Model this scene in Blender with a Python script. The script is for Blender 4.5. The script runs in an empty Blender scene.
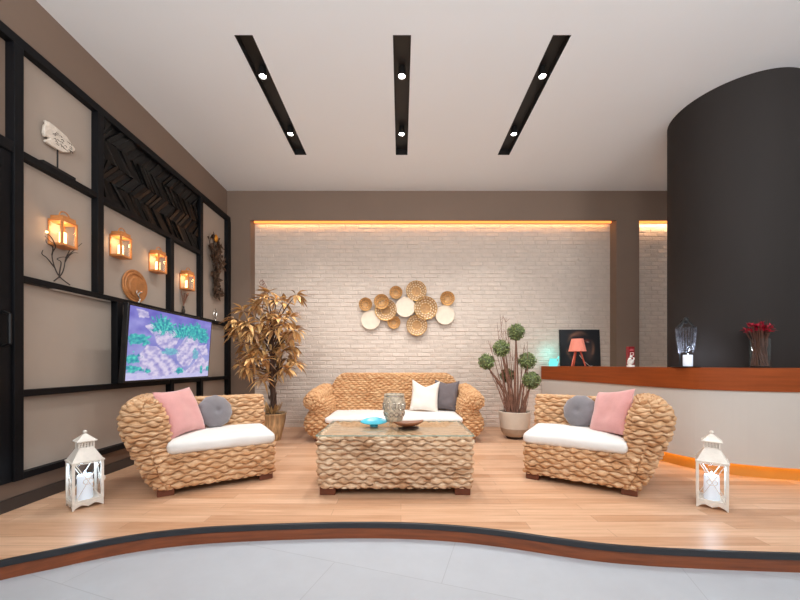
import bpy, math, random
import numpy as np
from mathutils import Vector, Matrix, noise as mnoise
SC = bpy.context.scene
COL = SC.collection
PI = math.pi
F, CX, HY, CAMZ = 345.0, 401.0, 364.0, 1.0
def W(px, py, Y):
    return Vector(((px-CX)*Y/F, Y, CAMZ-(py-HY)*Y/F))

# ------------------------------------------------------------------ materials
def srgb(r, g, b):
    f = lambda c: (c/255/12.92) if c/255 <= .04045 else ((c/255+.055)/1.055)**2.4
    return (f(r), f(g), f(b))
class NT:
    def __init__(s, name):
        s.m = bpy.data.materials.new(name); s.m.use_nodes = True
        s.t = s.m.node_tree; s.n = s.t.nodes; s.l = s.t.links
        s.b = s.n['Principled BSDF']; s.out = s.n['Material Output']
    def new(s, typ, **kw):
        n = s.n.new(typ)
        for k, v in kw.items():
            if k in n.inputs: n.inputs[k].default_value = v
            else: setattr(n, k, v)
        return n
    def link(s, a, b): s.l.new(a, b)
def rgba(c): return (c[0], c[1], c[2], 1)
def mixrgb(t, fac, a, b, blend='MIX'):
    n = t.n.new('ShaderNodeMix'); n.data_type = 'RGBA'; n.blend_type = blend
    if isinstance(fac, (int, float)): n.inputs[0].default_value = fac
    else: t.link(fac, n.inputs[0])
    for i, v in ((6, a), (7, b)):
        if isinstance(v, tuple): n.inputs[i].default_value = rgba(v)
        else: t.link(v, n.inputs[i])
    return n.outputs[2]
def pbr(name, c, rough=.5, metal=0., var=.12, vs=8., bump=0., bs=60., coord='Object', stretch=(1, 1, 1), spec=.5, emis=None, es=0., coat=0., trans=0., sheen=0., attr=None):
    t = NT(name)
    tc = t.new('ShaderNodeTexCoord'); mp = t.new('ShaderNodeMapping'); mp.inputs['Scale'].default_value = stretch
    t.link(tc.outputs[coord], mp.inputs[0])
    nz = t.new('ShaderNodeTexNoise', Scale=vs, Detail=4.); t.link(mp.outputs[0], nz.inputs['Vector'])
    rp = t.new('ShaderNodeMapRange'); rp.inputs[1].default_value = .3; rp.inputs[2].default_value = .7
    t.link(nz.outputs['Fac'], rp.inputs[0])
    lo = tuple(max(0, x*(1-var)) for x in c); hi = tuple(min(1, x*(1+var)) for x in c)
    col = mixrgb(t, rp.outputs[0], lo, hi)
    if attr:
        at = t.new('ShaderNodeAttribute', attribute_name=attr)
        col = mixrgb(t, 1., col, at.outputs['Color'], 'MULTIPLY')
    t.link(col, t.b.inputs['Base Color'])
    t.b.inputs['Roughness'].default_value = rough; t.b.inputs['Metallic'].default_value = metal
    t.b.inputs['Specular IOR Level'].default_value = spec
    t.b.inputs['Coat Weight'].default_value = coat
    t.b.inputs['Transmission Weight'].default_value = trans
    t.b.inputs['Sheen Weight'].default_value = sheen
    if emis:
        t.b.inputs['Emission Color'].default_value = rgba(emis); t.b.inputs['Emission Strength'].default_value = es
    if bump:
        n2 = t.new('ShaderNodeTexNoise', Scale=bs, Detail=3.); t.link(mp.outputs[0], n2.inputs['Vector'])
        bp = t.new('ShaderNodeBump'); bp.inputs['Strength'].default_value = bump; bp.inputs['Distance'].default_value = .01
        t.link(n2.outputs['Fac'], bp.inputs['Height']); t.link(bp.outputs[0], t.b.inputs['Normal'])
    return t.m
def emit(name, c, s):
    t = NT(name); t.n.remove(t.b)
    e = t.new('ShaderNodeEmission'); e.inputs[0].default_value = rgba(c); e.inputs[1].default_value = s
    t.link(e.outputs[0], t.out.inputs[0]); return t.m
def glass(name, tint=(1, 1, 1), f0=.06, rough=.02, body=0.):
    t = NT(name); t.n.remove(t.b)
    tr = t.new('ShaderNodeBsdfTransparent'); tr.inputs[0].default_value = rgba(tint)
    gl = t.new('ShaderNodeBsdfGlossy'); gl.inputs['Roughness'].default_value = rough
    lw = t.new('ShaderNodeLayerWeight'); lw.inputs[0].default_value = .5
    pw_ = t.new('ShaderNodeMath', operation='POWER'); pw_.inputs[1].default_value = 5.; t.link(lw.outputs['Facing'], pw_.inputs[0])
    fr = t.new('ShaderNodeMath', operation='MULTIPLY_ADD'); fr.inputs[1].default_value = .7; fr.inputs[2].default_value = .03; t.link(pw_.outputs[0], fr.inputs[0])
    mx = t.new('ShaderNodeMixShader')
    t.link(fr.outputs[0], mx.inputs[0]); t.link(tr.outputs[0], mx.inputs[1]); t.link(gl.outputs[0], mx.inputs[2])
    last = mx.outputs[0]
    t.link(last, t.out.inputs[0]); return t.m
def weave_mat(name, c1, c2, c3):
    t = NT(name)
    uv = t.new('ShaderNodeUVMap')
    sp = t.new('ShaderNodeSeparateXYZ'); t.link(uv.outputs[0], sp.inputs[0])
    mp = t.new('ShaderNodeMapping'); mp.inputs['Scale'].default_value = (7, 40, 1); t.link(uv.outputs[0], mp.inputs[0])
    nz = t.new('ShaderNodeTexNoise', Scale=1., Detail=3.); t.link(mp.outputs[0], nz.inputs['Vector'])
    # one tone per strand row and strand length
    d = t.new('ShaderNodeMath', operation='DIVIDE'); d.inputs[1].default_value = .036; t.link(sp.outputs[1], d.inputs[0])
    fl = t.new('ShaderNodeMath', operation='FLOOR'); t.link(d.outputs[0], fl.inputs[0])
    d2 = t.new('ShaderNodeMath', operation='DIVIDE'); d2.inputs[1].default_value = .31; t.link(sp.outputs[0], d2.inputs[0])
    ad = t.new('ShaderNodeMath', operation='MULTIPLY_ADD'); ad.inputs[1].default_value = .37; t.link(fl.outputs[0], ad.inputs[0]); t.link(d2.outputs[0], ad.inputs[2])
    f2 = t.new('ShaderNodeMath', operation='FLOOR'); t.link(ad.outputs[0], f2.inputs[0])
    cb = t.new('ShaderNodeCombineXYZ'); t.link(fl.outputs[0], cb.inputs[0]); t.link(f2.outputs[0], cb.inputs[1])
    wn = t.new('ShaderNodeTexWhiteNoise'); wn.noise_dimensions = '3D'; t.link(cb.outputs[0], wn.inputs['Vector'])
    a = mixrgb(t, wn.outputs['Value'], c1, c2)
    rp = t.new('ShaderNodeMapRange'); rp.inputs[1].default_value = .42; rp.inputs[2].default_value = .72; t.link(nz.outputs['Fac'], rp.inputs[0])
    col = mixrgb(t, rp.outputs[0], a, c3)
    t.link(col, t.b.inputs['Base Color'])
    m2 = t.new('ShaderNodeMapping'); m2.inputs['Scale'].default_value = (30, 220, 1); t.link(uv.outputs[0], m2.inputs[0])
    n2 = t.new('ShaderNodeTexNoise', Scale=1., Detail=2.); t.link(m2.outputs[0], n2.inputs['Vector'])
    bp = t.new('ShaderNodeBump'); bp.inputs['Strength'].default_value = .5; bp.inputs['Distance'].default_value = .006
    t.link(n2.outputs['Fac'], bp.inputs['Height']); t.link(bp.outputs[0], t.b.inputs['Normal'])
    t.b.inputs['Roughness'].default_value = .62; t.b.inputs['Specular IOR Level'].default_value = .3
    return t.m
def planks(name):
    t = NT(name)
    tc = t.new('ShaderNodeTexCoord')
    br = t.new('ShaderNodeTexBrick', offset=.37, squash=1.)
    br.inputs['Scale'].default_value = 1.; br.inputs['Mortar Size'].default_value = .0012; br.inputs['Mortar Smooth'].default_value = .2
    br.inputs['Brick Width'].default_value = 1.25; br.inputs['Row Height'].default_value = .095
    br.inputs['Color1'].default_value = rgba((.0, .0, .0)); br.inputs['Color2'].default_value = rgba((1, 1, 1)); br.inputs['Mortar'].default_value = rgba((.5, .5, .5)); br.inputs['Bias'].default_value = 0.
    t.link(tc.outputs['Object'], br.inputs['Vector'])
    sp = t.new('ShaderNodeSeparateColor'); t.link(br.outputs['Color'], sp.inputs[0])
    base = mixrgb(t, sp.outputs[0], FLOOR_A, FLOOR_B)
    mp = t.new('ShaderNodeMapping'); mp.inputs['Scale'].default_value = (1.3, 22, 1); t.link(tc.outputs['Object'], mp.inputs[0])
    nz = t.new('ShaderNodeTexNoise', Scale=1.6, Detail=5., Distortion=.6); t.link(mp.outputs[0], nz.inputs['Vector'])
    rp = t.new('ShaderNodeMapRange'); rp.inputs[1].default_value = .35; rp.inputs[2].default_value = .75; t.link(nz.outputs['Fac'], rp.inputs[0])
    g = mixrgb(t, rp.outputs[0], (1, 1, 1), (.74, .66, .58))
    col = mixrgb(t, .75, base, g, 'MULTIPLY')
    col = mixrgb(t, br.outputs['Fac'], col, tuple(x*.55 for x in FLOOR_A))
    t.link(col, t.b.inputs['Base Color'])
    t.b.inputs['Roughness'].default_value = .34; t.b.inputs['Specular IOR Level'].default_value = .45
    return t.m
def tiles(name, c):
    t = NT(name)
    tc = t.new('ShaderNodeTexCoord'); mp = t.new('ShaderNodeMapping'); mp.inputs['Rotation'].default_value = (0, 0, .32); mp.inputs['Location'].default_value = (.35, .1, 0)
    t.link(tc.outputs['Object'], mp.inputs[0])
    br = t.new('ShaderNodeTexBrick', offset=.5)
    br.inputs['Scale'].default_value = 1.; br.inputs['Mortar Size'].default_value = .0022; br.inputs['Brick Width'].default_value = 1.2; br.inputs['Row Height'].default_value = .6
    br.inputs['Color1'].default_value = rgba(c); br.inputs['Color2'].default_value = rgba(tuple(x*.96 for x in c)); br.inputs['Mortar'].default_value = rgba(tuple(x*.8 for x in c))
    t.link(mp.outputs[0], br.inputs['Vector'])
    nz = t.new('ShaderNodeTexNoise', Scale=5., Detail=7., Roughness=.65); t.link(tc.outputs['Object'], nz.inputs['Vector'])
    col = mixrgb(t, nz.outputs['Fac'], (.86, .86, .87), (1.06, 1.06, 1.06))
    col = mixrgb(t, 1., br.outputs['Color'], col, 'MULTIPLY')
    t.link(col, t.b.inputs['Base Color']); t.b.inputs['Roughness'].default_value = .42
    return t.m
def attr_mat(name, attr, rough=.6, es=0., spec=.5, metal=0.):
    t = NT(name); at = t.new('ShaderNodeAttribute', attribute_name=attr)
    if es:
        t.link(at.outputs['Color'], t.b.inputs['Emission Color']); t.b.inputs['Emission Strength'].default_value = es
        t.b.inputs['Base Color'].default_value = (.01, .01, .01, 1); t.b.inputs['Roughness'].default_value = .3
    else:
        t.link(at.outputs['Color'], t.b.inputs['Base Color'])
        t.b.inputs['Roughness'].default_value = rough
    t.b.inputs['Specular IOR Level'].default_value = spec; t.b.inputs['Metallic'].default_value = metal
    return t.m

FLOOR_A, FLOOR_B = srgb(200, 154, 120), srgb(226, 186, 154)
M = {}
M['taupe'] = pbr('taupe paint', srgb(126, 105, 90), .7, var=.03, vs=2.)
M['taupe_panel'] = pbr('taupe wall panel', srgb(168, 153, 140), .6, var=.03, vs=1.5)
M['ceil'] = pbr('ceiling paint', srgb(238, 240, 241), .8, var=.01, vs=1.)
M['brick'] = pbr('white painted brick', srgb(211, 196, 183), .75, var=.06, vs=9., bump=.5, bs=45.)
M['mortar'] = pbr('painted mortar', srgb(206, 191, 178), .85, var=.06, vs=12., bump=.4, bs=70.)
M['floor'] = planks('laminate planks')
M['tile'] = tiles('grey stone tiles', srgb(188, 192, 198))
M['trim_black'] = pbr('black rubber nosing', srgb(42, 43, 47), .4, var=.1)
M['trim_wood'] = pbr('reddish riser wood', srgb(134, 70, 36), .4, var=.25, vs=3., stretch=(1, 6, 20))
M['counter_wood'] = pbr('counter wood', srgb(144, 68, 26), .5, spec=.2, var=.16, vs=2.5, stretch=(1, 1, 14))
M['kick_wood'] = pbr('kick board wood', srgb(196, 140, 62), .5, var=.1, vs=3.)
M['counter_white'] = pbr('counter white laminate', srgb(200, 192, 184), .5, var=.015, vs=2.)
M['column'] = pbr('charcoal column paint', srgb(48, 43, 41), .75, var=.05, vs=3., stretch=(1, 1, .2), spec=.2)
M['black'] = pbr('black lacquered wood', srgb(13, 13, 16), .5, var=.2, vs=6., spec=.18, stretch=(6, 6, 1))
M['black_gloss'] = pbr('black slats', srgb(14, 13, 13), .33, var=.3, vs=6., spec=.25)
M['skirt'] = pbr('dark skirting', srgb(58, 50, 47), .5, var=.05)
M['wicker'] = weave_mat('water hyacinth weave', srgb(212, 166, 122), srgb(176, 126, 84), srgb(232, 198, 160))
M['wicker_sofa'] = weave_mat('golden hyacinth weave', srgb(208, 160, 114), srgb(180, 128, 84), srgb(224, 186, 142))
M['wicker_table'] = weave_mat('greyer hyacinth weave', srgb(212, 174, 138), srgb(168, 124, 88), srgb(236, 212, 182))
M['foot'] = pbr('dark brown wood', srgb(104, 54, 34), .4, var=.25, vs=10.)
M['cushion'] = pbr('white cushion cotton', srgb(229, 226, 222), .9, var=.02, bump=.12, bs=120., sheen=.2)
M['pink'] = pbr('pink velvet', srgb(214, 154, 150), .85, var=.06, vs=9., bump=.15, bs=90., sheen=.5)
M['grey_velvet'] = pbr('grey velvet', srgb(122, 117, 121), .85, var=.1, vs=7., bump=.15, bs=60., sheen=.5)
M['grey_dark'] = pbr('dark grey cotton', srgb(104, 95, 97), .85, var=.08, vs=9., bump=.2, bs=25.)
M['white_fur'] = pbr('off white cotton', srgb(230, 222, 212), .9, var=.03, bump=.2, bs=60.)
M['lantern_white'] = pbr('distressed white paint', srgb(233, 226, 216), .55, var=.07, vs=25., bump=.1)
M['pane'] = glass('clear pane')
M['glass'] = glass('clear glass', (.97, .985, .975))
M['glass_edge'] = pbr('green glass edge', srgb(150, 170, 155), .15, var=.05)
M['led_candle'] = pbr('cool led candle wax', srgb(235, 240, 250), .6, var=.02, emis=(.66, .84, 1.), es=.25)
M['warm_candle'] = pbr('warm candle wax', srgb(250, 230, 190), .6, var=.02, emis=(1., .62, .26), es=4.)
M['copper_wood'] = pbr('copper toned wood', srgb(196, 124, 66), .42, var=.2, vs=20., stretch=(1, 1, 4))
M['gold'] = pbr('antique gold metal', srgb(206, 160, 96), .38, .75, var=.2, vs=20.)
M['pearl'] = pbr('pale capiz shell', srgb(226, 208, 186), .35, var=.05, vs=14.)
M['bowl_in'] = pbr('tan bowl', srgb(196, 168, 128), .5, .3, var=.15, vs=20.)
M['gold_petal'] = pbr('amber gold petals', srgb(218, 158, 92), .45, .2, var=.2, vs=20.)
M['bowl_in'] = pbr('pale champagne petals', srgb(232, 214, 184), .45, .1, var=.2, vs=20.)
M['bowl_core'] = pbr('woven tan bowl', srgb(176, 132, 84), .55, .1, var=.25, vs=30.)
M['bronze_disc'] = pbr('carved brown disc', srgb(176, 116, 66), .5, .2, var=.25, vs=14., bump=.6, bs=40.)
M['leaf_gold'] = pbr('dried gold leaf', srgb(212, 178, 128), .42, .15, var=.25, vs=14., attr='tint')
M['bark'] = pbr('dark bark', srgb(78, 56, 44), .8, var=.3, vs=18., bump=.6, bs=40., stretch=(1, 1, .3))
M['twig'] = pbr('brown twig', srgb(134, 94, 76), .75, var=.25, vs=18., bump=.4)
M['twig_dark'] = pbr('dark twig', srgb(50, 40, 34), .7, var=.3, vs=18.)
M['leaf_green'] = pbr('boxwood leaf', srgb(124, 138, 88), .55, var=.25, vs=20., attr='tint')
M['soil'] = pbr('dark soil', srgb(48, 38, 32), .95, var=.4, vs=60., bump=1., bs=80.)
M['pot_gold'] = pbr('streaked bronze glaze', srgb(190, 158, 118), .3, .25, var=.45, vs=5., stretch=(9, 9, .4))
M['pot_top'] = pbr('pale glazed band', srgb(205, 192, 176), .4, var=.06)
M['pot_low'] = pbr('raw stoneware band', srgb(168, 148, 128), .55, var=.1, vs=20.)
M['pot_gap'] = pbr('dark pot base', srgb(60, 45, 38), .6)
M['votive'] = pbr('silvered mercury glass', srgb(196, 180, 158), .35, .12, var=.45, vs=45., bump=.5, bs=55.)
M['turq'] = pbr('turquoise enamel', srgb(70, 178, 200), .25, var=.08)
M['brown_wood'] = pbr('brown tray wood', srgb(132, 82, 50), .45, var=.25, vs=8., stretch=(2, 8, 2))
M['dark_wood'] = pbr('dark tray wood', srgb(52, 36, 30), .4, var=.25)
M['coral'] = pbr('coral lamp shade', srgb(232, 142, 122), .8, var=.05, vs=30., emis=srgb(238, 128, 105), es=.12)
M['coral_wood'] = pbr('coral painted wood', srgb(206, 92, 66), .45, var=.08)
M['cord'] = pbr('white cord', srgb(225, 220, 214), .5, var=.02)
M['red'] = pbr('red carton', srgb(140, 18, 28), .4, var=.06)
M['red_pink'] = pbr('pink print', srgb(226, 120, 124), .5, var=.05)
M['print_white'] = pbr('white print', srgb(238, 214, 208), .5, var=.03)
M['white_ceramic'] = pbr('white ceramic', srgb(238, 234, 226), .25, var=.03)
M['fish'] = pbr('whitewashed carved wood', srgb(218, 205, 190), .7, var=.14, vs=22., bump=.8, bs=50.)
M['fish_line'] = pbr('dark carving', srgb(92, 80, 70), .8)
M['turq_glow'] = emit('turquoise glow', (.22, .90, .85), 1.15)
M['bead'] = glass('crystal bead', (.9, .93, 1.), rough=.05)
M['bead_wire'] = pbr('pewter beads', srgb(92, 92, 98), .25, .5, var=.5, vs=50.)
M['iron'] = pbr('black iron', srgb(20, 19, 20), .45, .3, var=.2)
M['petal'] = pbr('red petals', srgb(178, 22, 52), .6, var=.3, vs=30.)
M['stem_dark'] = pbr('dry brown stems', srgb(84, 48, 32), .7, var=.4, vs=30.)
M['silver'] = pbr('silver', srgb(196, 190, 182), .2, .8, var=.05)
M['vine_leaf'] = pbr('brown metal leaves', srgb(84, 64, 50), .45, .4, var=.35, vs=20.)
M['amber'] = pbr('amber bead', srgb(216, 140, 44), .3, .5, var=.1)
M['cove'] = emit('amber cove led', (1., .29, .06), 2.3)
M['kick_led'] = emit('orange led strip', (1., .48, .03), 13.)
M['spot_face'] = emit('spotlight face', (1., .95, .88), 60.)
M['housing'] = pbr('matt black housing', srgb(30, 27, 25), .45, var=.1)
M['tv_body'] = pbr('black tv plastic', srgb(16, 16, 19), .3, var=.05)
M['tv_screen'] = attr_mat('aquarium picture', 'pic', es=.86)
M['canvas'] = attr_mat('dark portrait canvas', 'pic', rough=.5)
M['strip_white'] = pbr('painted light line', srgb(196, 186, 176), .4, var=.02)  # pale colour painting a bright line of light

# ------------------------------------------------------------------ mesh helper
class MB:
    def __init__(s): s.v = []; s.f = []; s.mi = []; s.k = 0
    def add(s, vs, fs):
        o = len(s.v); s.v += [tuple(x) for x in vs]
        for f in fs: s.f.append(tuple(i+o for i in f)); s.mi.append(s.k)
        return s
    def box(s, x0, x1, y0, y1, z0, z1):
        return s.add([(x0,y0,z0),(x1,y0,z0),(x1,y1,z0),(x0,y1,z0),(x0,y0,z1),(x1,y0,z1),(x1,y1,z1),(x0,y1,z1)],
                     [(0,3,2,1),(4,5,6,7),(0,1,5,4),(1,2,6,5),(2,3,7,6),(3,0,4,7)])
    def obox(s, c, ax, ay, az, hx, hy, hz):
        c, ax, ay, az = Vector(c), Vector(ax)*hx, Vector(ay)*hy, Vector(az)*hz
        vs = [c+ax*i+ay*j+az*k for k in (-1, 1) for (i, j) in ((-1,-1),(1,-1),(1,1),(-1,1))]
        return s.add(vs, [(0,3,2,1),(4,5,6,7),(0,1,5,4),(1,2,6,5),(2,3,7,6),(3,0,4,7)])
    def lathe(s, prof, n=24, c=(0,0,0), cap=True, sx=1., sy=1., rot=None):
        vs = []
        for r, z in prof:
            for i in range(n):
                a = 2*PI*i/n; p = Vector((r*math.cos(a)*sx, r*math.sin(a)*sy, z))
                if rot: p = rot @ p
                vs.append(p+Vector(c))
        fs = [(j*n+i, j*n+(i+1)%n, (j+1)*n+(i+1)%n, (j+1)*n+i) for j in range(len(prof)-1) for i in range(n)]
        if cap:
            fs.append(tuple(range(n-1, -1, -1))); fs.append(tuple((len(prof)-1)*n+i for i in range(n)))
        return s.add(vs, fs)
    def tube(s, pts, r, n=6, cap=True):
        pts = [Vector(p) for p in pts]; rs = r if isinstance(r, (list, tuple)) else [r]*len(pts)
        vs = []; prev = None
        for i, p in enumerate(pts):
            d = (pts[min(i+1, len(pts)-1)]-pts[max(i-1, 0)]).normalized()
            if prev is None: u = d.orthogonal().normalized()
            else:
                u = prev-d*prev.dot(d); u = u.normalized() if u.length > 1e-6 else d.orthogonal().normalized()
            w = d.cross(u); prev = u
            for k in range(n):
                a = 2*PI*k/n; vs.append(p+(u*math.cos(a)+w*math.sin(a))*rs[i])
        fs = [(j*n+i, j*n+(i+1)%n, (j+1)*n+(i+1)%n, (j+1)*n+i) for j in range(len(pts)-1) for i in range(n)]
        if cap: fs += [tuple(range(n-1, -1, -1)), tuple((len(pts)-1)*n+i for i in range(n))]
        return s.add(vs, fs)
    def ball(s, c, r, n=12, m=8, sx=1, sy=1, sz=1):
        prof = [(max(1e-4, r*math.sin(PI*j/m)), -r*math.cos(PI*j/m)*sz) for j in range(m+1)]
        return s.lathe(prof, n, c, True, sx, sy)
    def torus(s, c, ax, R, r, n=28, m=8, sx=1., sy=1.):
        ax = Vector(ax).normalized(); u = ax.orthogonal().normalized()
        if abs(ax.z) < .9: u = ax.cross(Vector((0,0,1))).normalized()
        w = ax.cross(u); vs = []
        for i in range(n):
            a = 2*PI*i/n; d = u*math.cos(a)*sx+w*math.sin(a)*sy; dn = d.normalized()
            for k in range(m):
                b = 2*PI*k/m; vs.append(Vector(c)+d*R+dn*math.cos(b)*r+ax*math.sin(b)*r)
        return s.add(vs, [(i*m+k, ((i+1)%n)*m+k, ((i+1)%n)*m+(k+1)%m, i*m+(k+1)%m) for i in range(n) for k in range(m)])
    def prism(s, poly, z0, z1):
        n = len(poly)
        return s.add([(x,y,z0) for x,y in poly]+[(x,y,z1) for x,y in poly],
                     [tuple(range(n-1,-1,-1)), tuple(range(n,2*n))]+[(i,(i+1)%n,n+(i+1)%n,n+i) for i in range(n)])
    def leaf(s, b, d, up, L, w, fold=.25, droop=.25):
        b, d, up = Vector(b), Vector(d).normalized(), Vector(up)
        sd = d.cross(up)
        sd = sd.normalized() if sd.length > 1e-4 else d.orthogonal().normalized()
        nn = sd.cross(d).normalized()
        vs = [b]; ws = (.55, 1., .8, .42)
        for k, q in enumerate(ws):
            t = (k+1)/5; c = b+d*L*t-Vector((0,0,1))*droop*L*t*t
            vs += [c-sd*w*q*.5+nn*w*q*fold, c, c+sd*w*q*.5+nn*w*q*fold]
        vs.append(b+d*L-Vector((0,0,1))*droop*L)
        fs = [(0,2,1),(0,3,2)]
        for k in range(3):
            a = 1+3*k; fs += [(a,a+1,a+4,a+3),(a+1,a+2,a+5,a+4)]
        fs += [(10,11,13),(11,12,13)]
        return s.add(vs, fs)
    def build(s, name, mats, parent=None, smooth=False, bevel=0., loc=None, seg=2, flip=False, tint=None):
        me = bpy.data.meshes.new(name)
        fs = [tuple(reversed(f)) for f in s.f] if flip else s.f
        me.from_pydata(s.v, [], fs)
        mats = mats if isinstance(mats, (list, tuple)) else [mats]
        for m in mats: me.materials.append(M[m])
        if len(mats) > 1: me.polygons.foreach_set('material_index', s.mi)
        if smooth: me.polygons.foreach_set('use_smooth', [True]*len(me.polygons))
        me.update()
        if tint is not None:
            at = me.color_attributes.new('tint', 'FLOAT_COLOR', 'POINT')
            at.data.foreach_set('color', np.asarray(tint, dtype=np.float32).ravel())
        o = bpy.data.objects.new(name, me); COL.objects.link(o)
        if parent: o.parent = parent
        if loc: o.location = loc
        if bevel:
            bm = o.modifiers.new('bevel', 'BEVEL'); bm.width = bevel; bm.segments = seg; bm.limit_method = 'ANGLE'; bm.angle_limit = .7
        if smooth:
            try: me.set_sharp_from_angle(angle=math.radians(42))
            except Exception: pass
        return o
def tag(o, label, cat, group=None, kind=None):
    if label: o['label'] = label
    if cat: o['category'] = cat
    if group: o['group'] = group
    if kind: o['kind'] = kind
    return o
def thing(name, label, cat, loc=(0,0,0), rz=0., group=None):
    o = bpy.data.objects.new(name, None); COL.objects.link(o); o.empty_display_size = .1
    o.location = loc; o.rotation_euler = (0, 0, rz)
    return tag(o, label, cat, group)
def struct(o): o['kind'] = 'structure'; return o
def copy_tree(o, parent=None):
    c = o.copy(); COL.objects.link(c)
    if parent: c.parent = parent
    for ch in list(o.children): copy_tree(ch, c)
    return c
def crom(pts, n):
    pts = [Vector(p) for p in pts]; out = []
    for i in range(len(pts)-1):
        p0, p1, p2, p3 = pts[max(i-1,0)], pts[i], pts[i+1], pts[min(i+2, len(pts)-1)]
        for k in range(n):
            t = k/n; out.append(.5*((2*p1)+(p2-p0)*t+(2*p0-5*p1+4*p2-p3)*t*t+(3*p1-p0-3*p2+p3)*t**3))
    out.append(pts[-1]); return out

# ------------------------------------------------------------------ woven surfaces
GAP = .020
def rope(u, v, L, p, s, amp, wamp, seed, closed=True):
    rng = np.random.RandomState(seed)
    if closed: s = L/(2*max(1, round(L/(2*s))))
    q = 2*PI/L
    jit = np.zeros_like(v)
    for k in range(9):
        n = rng.randint(2, 30) if closed else rng.randint(2, 20)
        jit = jit+rng.uniform(.0008, .0024)*np.sin(n*q*u+rng.uniform(0, 6.28)+v*rng.uniform(4, 70))
    vv = v+jit
    ph = rng.uniform(-.5, .5, 4000); am = rng.uniform(.7, 1.2, 4000)
    dl = p*.24
    bnd = lambda k: k*p+dl*np.where(k.astype(int) % 2 == 0, 1., -1.)*np.cos(PI*u/s+ph[k.astype(int) % 4000])
    k = np.round(vv/p); row = np.where(vv >= bnd(k), k, k-1)
    lo, hi = bnd(row), bnd(row+1)
    f = np.clip((vv-lo)/np.maximum(hi-lo, .004), 0, 1)
    x = (2*f-1)/.86; prof = np.sqrt(np.clip(1-x*x, 0, 1)); gap = (np.abs(x) > 1)
    ri = row.astype(int) % 4000
    wv = -np.where(row.astype(int) % 2 == 0, 1., -1.)*np.cos(PI*u/s+ph[ri])
    fib = .0018*np.sin(u*95+f*9+ph[ri]*30)*prof
    return np.where(gap, -GAP, amp*(prof*1.5-.6)*am[ri]+wamp*wv*prof+fib)
def quad_mesh(name, P, faces, uvs, mat, parent, flip=False):
    me = bpy.data.meshes.new(name)
    nf = len(faces)
    if flip: faces = faces[:, ::-1]; uvs = uvs[:, ::-1]
    me.vertices.add(len(P)); me.vertices.foreach_set('co', P.astype(np.float32).ravel())
    me.loops.add(nf*4); me.loops.foreach_set('vertex_index', faces.astype(np.int32).ravel())
    me.polygons.add(nf); me.polygons.foreach_set('loop_start', np.arange(0, nf*4, 4, dtype=np.int32))
    me.polygons.foreach_set('use_smooth', np.ones(nf, dtype=bool))
    uv = me.uv_layers.new(name='UVMap'); uv.data.foreach_set('uv', uvs.astype(np.float32).ravel())
    me.materials.append(M[mat]); me.update(); me.validate()
    o = bpy.data.objects.new(name, me); COL.objects.link(o)
    if parent: o.parent = parent
    return o
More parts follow.
